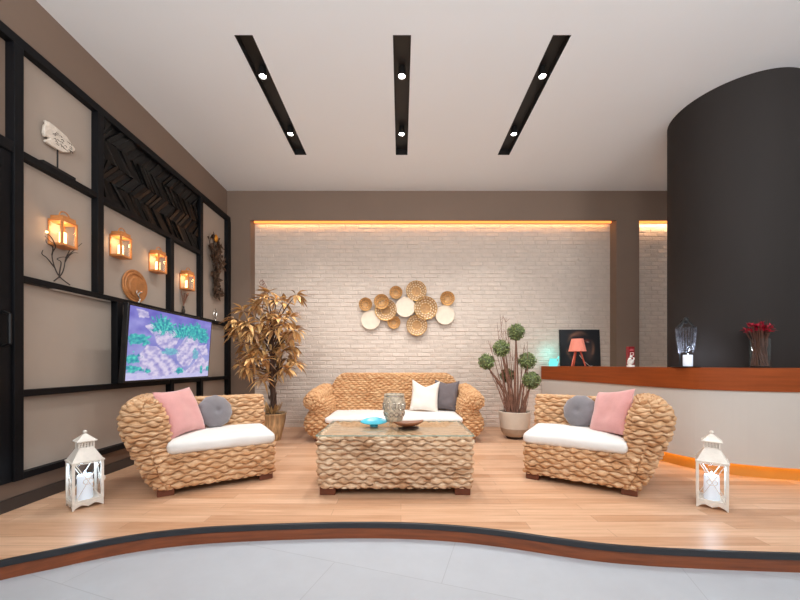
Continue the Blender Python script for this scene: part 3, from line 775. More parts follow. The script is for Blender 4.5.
# little silver figure before plate
fg = thing('twisted_figurine', 'small pale twisted figurine in front of the carved plate', 'figurine', (WL+.05, 3.45, 1.613))
m = MB(); m.lathe([(.016, 0), (.016, .006), (.006, .01)], 12)
m.tube(crom([(0,0,.01),(0,.012,.04),(0,-.012,.075),(0,.014,.105),(0,.045,.12)], 5), [.007]*20+[.003], 6); m.tube(crom([(0,.0,.06),(0,-.03,.09),(0,-.025,.12)], 5), .005, 6)
m.build('figure', 'silver', fg, smooth=True)
# dry twigs in vase, oval mirror, hanging vine
dv_ = thing('twig_vase', 'small dark vase of dry twigs on the shelf below the last lantern', 'vase', (WL+.035, 4.18, 1.613))
m = MB(); m.lathe([(.012, 0), (.018, .01), (.02, .035), (.012, .06), (.009, .08), (.012, .085)], 14); m.build('vase', 'twig_dark', dv_, smooth=True)
m = MB(); rng = random.Random(3)
for k in range(16):
    a = rng.uniform(-1, 1); b = rng.uniform(-.2, .5); h = rng.uniform(.18, .26)
    m.tube(crom([(0, 0, .07), (.01*b, .02*a, .13), (.05*b, .075*a+rng.uniform(-.01, .01), h)], 4), [.0024]*8+[.001], 4)
    m.ball((.05*b, .075*a, h), .006, 6, 4)
m.build('twigs', 'twig', dv_)
om = thing('oval_mirror', 'tiny silver oval mirror standing on the shelf beneath the hanging vine', 'mirror', (WL+.032, 4.90, 1.613))
m = MB(); m.lathe([(.022, 0), (.022, .006), (.006, .012), (.005, .03)], 14); m.build('base', 'silver', om, smooth=True)
m = MB(); m.torus((0, 0, .10), (1, 0, 0), .045, .006, 24, 6, .75, 1.5); m.build('frame', 'silver', om, smooth=True)
m = MB(); m.lathe([(.0005, 0), (.045, 0)], 24, (0, 0, .10), False, sx=1.5, sy=.75, rot=Matrix.Rotation(PI/2, 3, 'Y')); m.build('pane', 'pane', om)
vn = thing('hanging_vine', 'dark brown metal vine of leaves hanging in the end bay of the shelving', 'wall decoration', (WL+.01, 4.90, 1.945))
m = MB(); rng = random.Random(12); vs_ = crom([(.012,0,0),(.015,.05,.12),(.012,-.03,.3),(.014,.04,.5),(.012,-.02,.68),(.012,.0,.86)], 8)
m.tube(vs_, .005, 6); m.build('stem', 'twig_dark', vn)
m = MB()
for q in vs_[2:-3]:
    for k in range(4):
        a = rng.uniform(0, 6.28); wd = 1.4 if q.z > .45 else .9
        m.leaf(q+Vector((.01, rng.uniform(-.10, .10)*wd, 0)), (rng.uniform(.1, .5), math.cos(a)*wd, math.sin(a)), (1, 0, 0), rng.uniform(.07, .16 if q.z > .45 else .11), rng.uniform(.04, .06), .2, .1)
m.build('leaves', 'vine_leaf', vn)
m = MB(); m.ball((.03, 0, .84), .03, 12, 8, sz=1.9); m.build('amber_bead', 'amber', vn, smooth=True)
m = MB(); m.torus((.012, -.01, .74), (1, 0, 0), .11, .004, 26, 6); m.build('ring', 'twig_dark', vn, smooth=True)

# ================================================================== COUNTER
cp = crom([(2.20,5.415,0),(2.37,4.92,0),(2.485,4.42,0),(2.55,3.95,0),(2.605,3.6,0),(2.675,3.36,0),(2.79,3.17,0),(3.02,3.0,0),(3.35,2.885,0),(3.9,2.79,0),(4.6,2.73,0),(5.8,2.70,0)], 6)
cf = [(p.x, p.y) for p in cp]
ct = thing('reception_counter', 'curved counter with brown wooden band, white front and orange lit base', 'counter', (0, 0, 0))
m = MB(); strip(m, cf, offset(cf, .03), .763, .93); m.build('wood_band', 'counter_wood', ct)
back = []
for d_ in (0,):
    for (fx, fy), k_ in zip(cf, range(len(cf))):
        D = .40
        while True:
            bx, by = offset(cf, D)[k_]
            if D < .05 or (math.hypot(bx-3.475, by-3.627) > .548 and by < 5.445): break
            D -= .02
        back.append((bx, min(by, 5.448)))
m = MB(); strip(m, cf, back, .93, .966); m.build('worktop', 'counter_wood', ct)
m = MB(); strip(m, offset(cf, .012), offset(cf, .04), .118, .765); m.build('front_panel', 'counter_white', ct)
m = MB(); strip(m, offset(cf, .085), offset(cf, .12), 0, .137); m.build('kick_board', 'kick_wood', ct)
m = MB(); strip(m, offset(cf, .042), offset(cf, .056), .126, .136); m.build('light_line', 'kick_led', ct)
CT = .966
# painting
pt = thing('leaning_painting', 'square black canvas with a dim portrait leaning on the brick behind the lamp', 'painting', (2.81, 5.395, CT))
pw, ph_, lean = .63, .575, .035
m = MB(); n1 = 60
m.box(-pw/2, pw/2, 0, .025, 0, ph_)
m.v = [(x, y+lean*z/ph_, z) for x, y, z in m.v]; m.build('frame', 'tv_body', pt)
m = MB()
for j in range(n1+1):
    for i in range(n1+1):
        z = ph_*j/n1; m.v.append((-pw/2+.008+(pw-.016)*i/n1, -.002+lean*z/ph_, .008+(ph_-.016)*j/n1))
for j in range(n1):
    for i in range(n1): a = j*(n1+1)+i; m.f.append((a, a+1, a+n1+2, a+n1+1)); m.mi.append(0)
cv = m.build('canvas', 'canvas', pt); cols = []
for j in range(n1+1):
    for i in range(n1+1):
        x, y = i/n1, j/n1; c = Vector((.008, .009, .012))
        d = math.hypot((x-.50)/.36, (y-.50)/.46); a = math.atan2(y-.5, x-.5)
        k = math.exp(-((d-.93)/.09)**2)*(.5+.5*math.sin(a*3+2.2))*(1 if y > .3 else .3)
        c += Vector((.16, .07, .035))*k
        k2 = math.exp(-((x-.72)/.10)**2-((y-.38)/.2)**2); c += Vector((.06, .035, .03))*k2
        if y > .6: c += Vector((.15, .02, .01))*math.exp(-((x-.66)/.07)**2-((y-.70)/.04)**2)
        c += Vector((.35, .3, .28))*math.exp(-((x-.695)/.03)**2-((y-.665+.3*(x-.695))/.014)**2)
        c += Vector((.10, .035, .02))*math.exp(-((x-.4)/.14)**2-((y-.86)/.04)**2)
        cols.append((c.x, c.y, c.z, 1))
at = cv.data.color_attributes.new('pic', 'FLOAT_COLOR', 'POINT'); at.data.foreach_set('color', np.array(cols, dtype=np.float32).ravel())
# tripod lamp
lp = thing('table_lamp', 'coral tripod table lamp with drum shade in front of the dark painting', 'lamp', (2.53, 4.95, CT+.003))
m = MB(); m.lathe([(.118, .212), (.078, .392), (.076, .39), (.115, .212)], 32, cap=False); m.build('lamp_shade', 'coral', lp, smooth=True)
for a in (200, 340, 90):
    q = math.radians(a); m = MB(); m.tube([(math.cos(q)*.105, math.sin(q)*.105, 0), (math.cos(q)*.025, math.sin(q)*.025, .26)], [.010, .012], 10); m.build('leg', 'coral_wood', lp, smooth=True)
m = MB(); m.lathe([(.03, .25), (.03, .27), (.014, .275), (.014, .31)], 12); m.build('socket', 'coral_wood', lp, smooth=True)
m = MB(); m.tube(crom([(.03, .0, .16), (.10, .0, .07), (.19, .02, .004), (.24, .05, .004)], 5), .0035, 6); m.build('cord', 'cord', lp)
# turquoise glow jar
tj = thing('glowing_jug', 'small jug glowing turquoise at the end of the counter by the brick', 'night light', (2.325, 5.27, CT))
m = MB(); m.lathe([(.055, 0), (.062, .01), (.066, .05), (.055, .085), (.05, .10), (.056, .118), (.052, .118), (.046, .10), (.052, .05)], 20); m.build('body', 'turq_glow', tj, smooth=True)
m = MB(); m.tube(crom([(.05, 0, .10), (.085, 0, .15), (.075, 0, .06), (.062, 0, .03)], 5), .007, 8); m.build('handle', 'turq_glow', tj, smooth=True)
point((2.325, 5.30, CT+.20), 1.3, (.10, .85, .85), .05)
# red carton and figurine
rb = thing('red_carton', 'narrow dark red carton with pale print standing on the counter', 'box', (2.755, 4.12, CT))
m = MB(); m.box(-.036, .036, 0, .05, 0, .243); m.build('carton', 'red', rb, bevel=.003)
m = MB(); m.box(-.022, .022, -.002, 0, .195, .202); m.box(-.018, .022, -.002, 0, .208, .212); m.build('print_lines', 'red_pink', rb)
m = MB(); m.box(-.02, .024, -.002, 0, .135, .141); m.box(-.02, .024, -.002, 0, .166, .172); m.box(-.02, -.012, -.002, 0, .141, .166); m.box(.016, .024, -.002, 0, .141, .166); m.build('print_square', 'print_white', rb)
cf_ = thing('ceramic_figurine', 'small white ceramic figurine in front of the red carton', 'figurine', (2.69, 4.04, CT))
m = MB(); m.lathe([(.042, 0), (.042, .018), (.034, .024)], 18); m.build('plinth', 'white_ceramic', cf_, smooth=True)
m = MB(); m.ball((-.012, 0, .05), .028, 12, 8, sz=1.15); m.ball((.014, 0, .062), .022, 12, 8, sz=1.3); m.ball((-.01, 0, .092), .018, 12, 8); m.ball((-.002, -.01, .118), .016, 12, 8)
m.tube(crom([(.012, -.012, .075), (.03, -.01, .09), (.034, 0, .11)], 4), [.007]*8+[.005], 8); m.tube(crom([(-.03, -.01, .05), (-.04, -.015, .075), (-.02, -.02, .09)], 4), .007, 8)
m.build('figure', 'white_ceramic', cf_, smooth=True)
# candle and bead stand
bs_ = thing('bead_hanger', 'black iron stand hung with grey bead strands above the white candle', 'candle holder', (2.775, 3.36, CT))
m = MB(); m.lathe([(.115, 0), (.12, .008), (.11, .012), (.02, .014)], 28); m.tube([(0, .075, .01), (0, .075, .43)], .006, 8); m.tube(crom([(0, .075, .43), (0, .05, .468), (0, 0, .48)], 4), .006, 8)
m.build('stand', 'iron', bs_, smooth=True)
m = MB(); m.ball((0, 0, .46), .024, 10, 8, sz=1.4)
for a in (0, PI, PI/2, -PI/2): m.tube([(0, 0, .475), (.088*math.cos(a), .088*math.sin(a), .385)], .009, 8)
m.torus((0, 0, .385), (0, 0, 1), .078, .004, 28, 6); m.build('arms', 'iron', bs_, smooth=True)
m = MB(); rng = random.Random(6)
for k in range(22):
    a = 2*PI*k/22; z = .383; low = .135+.04*rng.random(); r0 = .078
    while z > low:
        f = (.383-z)/.25; r = r0*(1-.3*f**2); m.ball((r*math.cos(a+.05*rng.uniform(-1, 1)), r*math.sin(a), z), rng.choice((.006, .0075, .005)), 6, 5); z -= .0145
m.build('bead_strands', 'bead_wire', bs_, smooth=True)['kind'] = 'stuff'
cn = thing('white_candle', 'lit white pillar candle beneath the bead stand on the counter', 'candle', (2.752, 3.31, CT+.0135))
m = MB(); m.lathe([(.037, 0), (.038, .008), (.038, .104), (.035, .108), (.010, .102)], 26); m.build('wax', 'led_candle', cn, smooth=True)
m = MB(); m.ball((0, 0, .112), .006, 8, 6, sz=1.8); m.build('flame', 'spot_flame' if 'spot_flame' in M else 'led_candle', cn, smooth=True)
point((2.78, 3.33, CT+.17), 3.2, (.72, .84, 1.), .02)
# red flowers
rv = thing('flower_vase', 'clear glass cylinder vase of red dried flowers on the counter before the column', 'vase', (3.155, 3.035, CT))
m = MB(); m.lathe([(.066, 0), (.068, .005), (.068, .255), (.065, .255), (.064, .014), (.001, .014)], 32, cap=False); m.lathe([(.001, 0), (.066, 0)], 32, cap=False); m.build('glass_cylinder', 'glass', rv, smooth=True)
m = MB(); rng = random.Random(21); tips = []
for k in range(58):
    a = rng.uniform(0, 6.28); r = rng.uniform(.02, .055); b = a+rng.uniform(.3, 2.); r2 = rng.uniform(.01, .10); h = rng.uniform(.31, .385)
    e = Vector((r2*math.cos(a), r2*math.sin(a)*.8, h)); tips.append(e)
    mid = Vector((r*.9*math.cos(a), r*.9*math.sin(a), .2)); m.tube([(.055*math.cos(b), .055*math.sin(b), .018), mid, e], [.0045, .0042, .0025], 5)
m.build('stems', 'stem_dark', rv)
m = MB()
for e in tips:
    for k in range(9):
        a = rng.uniform(0, 6.28); el = rng.uniform(-.3, 1.2); m.leaf(e, (math.cos(a)*math.cos(el), math.sin(a)*math.cos(el), math.sin(el)), (0, 0, 1), rng.uniform(.022, .045), .013, .2, .1)
m.leaf((.07, 0, .33), (1, 0, .0), (0, 0, 1), .10, .014, .2, .02)
m.build('flower_heads', 'petal', rv)
m = MB()
for k in range(12):
    a = rng.uniform(0, 6.28); m.tube([(0, 0, .2), (.05*math.cos(a), .04*math.sin(a), .33), (.07*math.cos(a)+.01, .05*math.sin(a), rng.uniform(.36, .43))], [.002, .0016, .0008], 4)
m.build('grass_sprigs', 'stem_dark', rv)

# ================================================================== WALL DECOR
wd = thing('wall_sculpture', 'cluster of gold and shell round bowls mounted on the white brick', 'wall decoration', (.03, YR, 1.95))
def disc_px(zx, zy, rz, kind, dy):
    px, py, r = 340+zx/5.714, 260+zy/5.714, rz/5.714
    Y = YR-dy; q = W(px, py, Y); return q-Vector((.03, YR, 1.95)), r*Y/F
RY = Matrix.Rotation(PI/2, 3, 'X')   # +z -> -y
def plain_disc(c, r):
    m = MB(); m.lathe([(.001, .004), (r*.5, .002), (r*.85, .004), (r*.97, .010), (r, .006), (r*.97, -.002), (.001, -.004)], 40, c, True, rot=RY); o = m.build('shell_disc', 'pearl', wd, smooth=True); o['label'] = 'plain pale disc'
    return o
def bowl(c, r, mat_in, lab, rings=3):
    m = MB(); d = r*.35
    m.k = 2; m.lathe([(.001, 0), (r*.36, .003), (r*.46, .008), (r*.7, .006+d*.3), (r*.99, .004+d*.85), (r*.99, d*.85), (r*.46, .002), (.001, -.003)], 36, c, False, rot=RY); m.k = 0
    cv_ = Vector(c)
    # petal scallops in rings, lifting toward the rim
    for k in range(rings):
        f0 = .42+.58*k/rings; nn = int(12+5*k); rr = r*(f0+.30/rings); h = .010+d*((f0-.4)/.6)**1.5
        for i in range(nn):
            a = 2*PI*(i+.5*(k % 2))/nn; er = Vector((math.cos(a), 0, math.sin(a))); et = Vector((-math.sin(a), 0, math.cos(a)))
            ctr = cv_+er*rr+Vector((0, -h-.008, 0)); out = (er+Vector((0, -.7, 0))).normalized(); nrm = out.cross(et)
            w_ = PI*rr/nn*.66; l_ = r*.27/rings*1.25*.5
            m.k = 1; ring = [ctr+et*w_*math.cos(2*PI*q/10)+out*l_*math.sin(2*PI*q/10) for q in range(10)]
            m.add(ring+[p_+nrm*.002 for p_ in ring], [tuple(range(10)), tuple(range(19, 9, -1))]+[(q, (q+1) % 10, 10+(q+1) % 10, 10+q) for q in range(10)])
            m.k = 0
    for fr, hh in ((.45, .010), (1., .010+d*.9)): m.torus(cv_+Vector((0, -hh, 0)), (0, 1, 0), r*fr, r*.035, 36, 5)
    o = m.build('scalloped_bowl', ['gold', mat_in, 'bowl_core'], wd, smooth=True); o['label'] = lab; return o
for (zx, zy, rz, kd, dy) in ((147,255,37,'g',.03), (238,240,42,'g',.06), (262,288,60,'o',.02), (320,188,36,'g',.03), (435,180,56,'o',.02), (308,357,36,'g',.02), (488,278,64,'o',.02), (438,375,57,'o',.03), (612,222,40,'g',.02)):
    c, r = disc_px(zx, zy, rz, kd, dy)
    if kd == 'g': bowl(c, r, 'gold_petal', 'small golden bowl with petal rim', 2)
    else: bowl(c, r, 'bowl_in', 'large openwork gold bowl', 3)
for (zx, zy, rz, dy) in ((175,343,55,.05), (373,270,57,.07), (600,315,55,.05)):
    c, r = disc_px(zx, zy, rz, 'w', dy); plain_disc(c, r)
m = MB()
pp = [disc_px(zx, zy, 1, 'w', .008)[0] for zx, zy in ((147,255),(175,343),(262,288),(308,357),(373,270),(438,375),(488,278),(600,315),(612,222))]
for a, b in zip(pp[:-1], pp[1:]): m.tube([a, b], .005, 6)
for q in pp: m.tube([q, Vector((q.x, 0, q.z))], .005, 6)
for (ax_, ay_), (bx_, by_) in (((320,188),(373,270)), ((435,180),(373,270)), ((238,240),(262,288)), ((435,180),(488,278))):
    m.tube([disc_px(ax_, ay_, 1, 'w', .008)[0], disc_px(bx_, by_, 1, 'w', .008)[0]], .005, 6)
for zx, zy, dy in ((175,343,.05),(373,270,.07),(600,315,.05),(238,240,.06),(435,180,.02),(320,188,.03)):
    q = disc_px(zx, zy, 1, 'w', dy)[0]; m.tube([q, Vector((q.x, 0, q.z))], .005, 6)
m.build('wire_frame', 'gold', wd)

# ================================================================== SEATING
def V3(x, y, z): return (x, y, z)
EX, EY = (1, 0, 0), (0, 1, 0)
def armchair(loc, rz, sgn, label, seed):
    t = thing('armchair', label, 'armchair', loc, rz, 'one-armed woven armchairs')
    tower('base', [((.41, .36, z), EX, EY, .42, .36) for z in (.05, .09, .19, .27, .295)]+[((.41, .36, .305), EX, EY, .36, .30)], 'wicker', t, rc=.045, seed=seed, sgn=sgn)
    prof = [((.845,.05),(.70,.05)), ((.905,.13),(.715,.15)), ((.968,.27),(.735,.29)), ((1.018,.40),(.75,.41)), ((1.06,.53),(.765,.52)), ((1.06,.63),(.785,.605)), ((1.02,.70),(.815,.668)), ((.955,.728),(.85,.71)), ((.915,.738),(.885,.734))]
    hb = [.365, .37, .375, .38, .38, .375, .355, .31, .24]
    ks = []
    for (o_, i_), h in zip(prof, hb):
        o_, i_ = Vector((o_[0], 0, o_[1])), Vector((i_[0], 0, i_[1])); c = (o_+i_)/2; a = (o_-i_); ha = a.length/2; a.normalize()
        ks.append(((c.x, .365, c.z), tuple(a), EY, ha, h))
    tower('arm', ks, 'wicker', t, rc=.11, seed=seed+1, sgn=sgn)
    tower('backrest', [((.415, y, z), EX, EY, hw+.012, hd) for y, z, hw, hd in ((.64, .28, .435, .075), (.655, .40, .435, .075), (.67, .52, .435, .072), (.69, .63, .432, .068), (.695, .672, .425, .055), (.698, .684, .40, .02))], 'wicker', t, rc=.045, seed=seed+2, sgn=sgn)
    x0, x1 = sorted((sgn*-.015, sgn*.775))
    puff_box('seat_cushion', x0, x1, -.02, .57, .308, .408, 'cushion', t, seed=seed, crown=.018)
    for sx, sy in ((.06, .05), (.78, .05), (.06, .67), (.78, .67)):
        m = MB(); m.box(sgn*sx-.055, sgn*sx+.055, sy-.04, sy+.05, 0, .075); m.build('leg', 'foot', t, bevel=.006)
    return t
CL, CR = (-1.11, 3.01, 0), (1.08, 3.01, 0); TH = math.radians(32)
armchair(CL, TH, -1, 'woven one-armed armchair below the tv', 10)
armchair(CR, -TH, 1, 'woven one-armed armchair in front of the curved counter', 20).scale = (.975, 1, 1)
def local(C, rz, x, y, z):
    return Vector((C[0]+x*math.cos(rz)-y*math.sin(rz), C[1]+x*math.sin(rz)+y*math.cos(rz), z))
SEAT = .422
for C, rz, sg, where in ((CL, TH, -1, 'below the tv'), (CR, -TH, 1, 'by the counter')):
    o = pillow_mesh(.385, .40, .13, seed=3+sg).build('throw_pillow', 'pink', smooth=True)
    put(o, local(C, rz, sg*.625-(.02 if sg > 0 else 0), .24, SEAT-.005-(.010 if sg > 0 else 0)), rz+sg*math.radians(48)*-1, math.radians(22), -.05 if sg < 0 else -.16)
    tag(o, 'square pink velvet pillow on the armchair '+where, 'pillow', 'square pink pillows')
    o = pillow_mesh(.30, .30, .15, seed=5+sg, rnd=True).build('round_pillow', 'grey_velvet', smooth=True)
    put(o, local(C, rz, .38 if sg > 0 else -.41, .44, SEAT-.006), rz-sg*.3, math.radians(14), 0)
    tag(o, 'round grey velvet pillow on the armchair '+where, 'pillow', 'round grey pillows')
# sofa
SO = (-.09, 4.36, 0)
sf = thing('sofa', 'woven three-seat sofa with rolled arms against the brick wall', 'sofa', SO)
tower('base', [((0, .44, z), EX, EY, .93, .42) for z in (.05, .10, .2, .235)]+[((0, .44, .245), EX, EY, .88, .38)], 'wicker_sofa', sf, rc=.04, seed=31, du=.014)
tower('backrest', [((0, y, z), EX, EY, hw, hd) for y, z, hw, hd in ((.80, .22, .98, .09), (.81, .40, .985, .09), (.825, .56, .975, .088), (.84, .66, .94, .085), (.855, .74, .90, .08), (.865, .80, .86, .075), (.875, .845, .80, .06), (.878, .866, .72, .02))], 'wicker_sofa', sf, rc=.06, seed=33, du=.012, p=.034, s=.045)
for sg in (-1, 1):
    prof = [((1.02,.055),(.87,.055)), ((1.10,.12),(.87,.14)), ((1.145,.21),(.87,.22)), ((1.135,.30),(.87,.31)), ((1.085,.39),(.87,.40)), ((1.045,.45),(.88,.46)), ((1.05,.53),(.91,.54)), ((1.04,.56),(.96,.565))]
    hb = [.40, .42, .425, .42, .41, .40, .38, .3]; ks = []
    for (o_, i_), h in zip(prof, hb):
        o_, i_ = Vector((o_[0], 0, o_[1])), Vector((i_[0], 0, i_[1])); c = (o_+i_)/2; a = (o_-i_); ha = a.length/2; a.normalize()
        ks.append(((c.x, .41, c.z), tuple(a), EY, ha, h))
    arm = tower('arm', ks, 'wicker_sofa', sf, rc=.09, seed=35+sg, sgn=sg)
    az = (0, 0, 1); q = math.sin(.0)
    ks = [((1.04, y, z), EX, az, r*1.12, r) for y, z, r in ((.86, .60, .10), (.6, .58, .10), (.3, .555, .10), (.08, .53, .094), (.0, .52, .087), (-.04, .52, .058), (-.055, .52, .02))]
    tower('arm_roll', ks, 'wicker_sofa', arm, rc=.1, seed=39+sg, sgn=sg, du=.009)
    for y in (.06, .78):
        m = MB(); m.lathe([(.045, 0), (.055, .02), (.06, .075)], 16, (sg*.95, y, 0)); m.build('leg', 'foot', sf, smooth=True)
puff_box('seat_cushion', -.875, .875, -.02, .72, .25, .328, 'cushion', sf, seed=7, crown=.008, n=40, r=.036)
o = pillow_mesh(.40, .45, .13, notch=.085, seed=9).build('throw_pillow', 'white_fur', smooth=True)
put(o, Vector((.315, 4.83, .335)), -.10, math.radians(16), .07)
tag(o, 'off-white pillow with dented top leaning on the sofa', 'pillow', 'sofa pillows')
o = pillow_mesh(.36, .44, .13, notch=.03, seed=4).build('throw_pillow', 'grey_dark', smooth=True)
put(o, Vector((.625, 4.92, .335)), -.25, math.radians(12), .05)
tag(o, 'dark grey pillow tucked behind the off-white one on the sofa', 'pillow', 'sofa pillows')
# coffee table
TB = (-.045, 2.62, 0)
tb = thing('coffee_table', 'low woven coffee table with clear glass top', 'table', TB)
tower('woven_body', [((0, .325, z), EX, EY, hw, .325) for z, hw in ((.055, .585), (.12, .587), (.28, .592), (.40, .593), (.436, .592))]+[((0, .325, .443), EX, EY, .56, .295)], 'wicker_table', tb, rc=.03, seed=50, s=.05, p=.036)
woven_sheet('woven_top', (-.58, .01, .439), EX, EY, 1.16, .63, 'wicker_table', tb, seed=51)
m = MB(); m.box(-.60, .60, -.01, .66, .452, .460); m.build('glass_top', 'glass', tb)
m = MB()
for (a, b, c, d) in ((-.601, .601, -.0115, -.010), (-.601, .601, .660, .6615), (-.6015, -.60, -.01, .66), (.60, .6015, -.01, .66)): m.box(a, b, c, d, .452, .460)
m.build('glass_edge', 'glass_edge', tb)
for sx in (-.515, .515):
    for y in (.055, .595):
        m = MB(); m.box(sx-.06, sx+.06, y-.05, y+.05, 0, .075); m.build('leg', 'foot', tb, bevel=.006)
TT = .460
vt = thing('votive_lantern', 'rounded silvery filigree candle lantern at the middle of the coffee table', 'candle holder', (-.06, 3.03, TT))
m = MB(); m.lathe([(.05, .035), (.070, .045), (.084, .085), (.093, .13), (.097, .175), (.095, .215), (.089, .25), (.086, .268), (.089, .276), (.085, .28), (.082, .268), (.085, .25), (.091, .21), (.092, .175), (.088, .13), (.079, .085), (.065, .05), (.001, .042)], 40, cap=False); m.build('lantern_body', 'votive', vt, smooth=True)
m = MB()
for a in range(12):
    q = 2*PI*a/12; m.torus((.0975*math.cos(q), .0975*math.sin(q), .175), (math.cos(q), math.sin(q), 0), .022, .003, 14, 5, .7, 1.3); m.torus((.089*math.cos(q+.26), .089*math.sin(q+.26), .105), (math.cos(q+.26), math.sin(q+.26), -.2), .018, .003, 12, 5)
m.torus((0, 0, .262), (0, 0, 1), .087, .004, 36, 6); m.build('filigree', 'silver', vt, smooth=True)
for k in range(4):
    q = 2*PI*k/4+.5; m = MB(); m.tube(crom([(.06*math.cos(q), .06*math.sin(q), .055), (.052*math.cos(q), .052*math.sin(q), .02), (.064*math.cos(q), .064*math.sin(q), .004)], 4), .005, 6); m.build('foot', 'votive', vt, smooth=True)
def boat(name, L, Wd, H, th, mat, parent, tip=.6, nu=28, nv=10):
    m = MB()
    for side in (0, 1):
        o = len(m.v)
        for i in range(nu+1):
            x = 2*i/nu-1; w = Wd/2*max(0., 1-abs(x)**2.2)**.8
            for j in range(nv+1):
                y = 2*j/nv-1; z = H*(y*y*.8*(1-x*x)+tip*abs(x)**2.5)
                m.v.append((x*L/2, y*w, z+th*(1-side)+.001))
        for i in range(nu):
            for j in range(nv):
                a = o+i*(nv+1)+j; f = (a, a+nv+1, a+nv+2, a+1); m.f.append(f if side == 0 else f[::-1]); m.mi.append(0)
    N1 = (nu+1)*(nv+1)
    for i in range(nu):
        for j in (0, nv):
            a = i*(nv+1)+j; b = a+nv+1; f = (a, b, b+N1, a+N1); m.f.append(f if j == nv else f[::-1]); m.mi.append(0)
    return m.build(name, mat, parent, smooth=True)
td = thing('turquoise_dish', 'turquoise leaf-shaped dish beside the silvery lantern on the table', 'dish', (-.235, 3.0, TT), .12)
bo = boat('dish', .24, .15, .028, .006, 'turq', td); bo.rotation_euler = (.25, 0, 0); bo.location = (0, 0, .022)
m = MB(); m.lathe([(.038, 0), (.038, .006), (.03, .012), (.032, .022)], 18); m.build('foot_ring', 'turq', td, smooth=True)
wt = thing('wooden_leaf_tray', 'dark brown leaf-shaped wooden tray in front of the silvery lantern', 'tray', (.065, 2.90, TT+.002), .35)
bo = boat('tray', .27, .13, .035, .010, 'brown_wood', wt, 1.1); bo.location = (0, 0, .012)
m = MB(); m.lathe([(.09, 0), (.095, .006), (.05, .012)], 24, sy=.6); m.build('tray_base', 'dark_wood', wt, smooth=True)

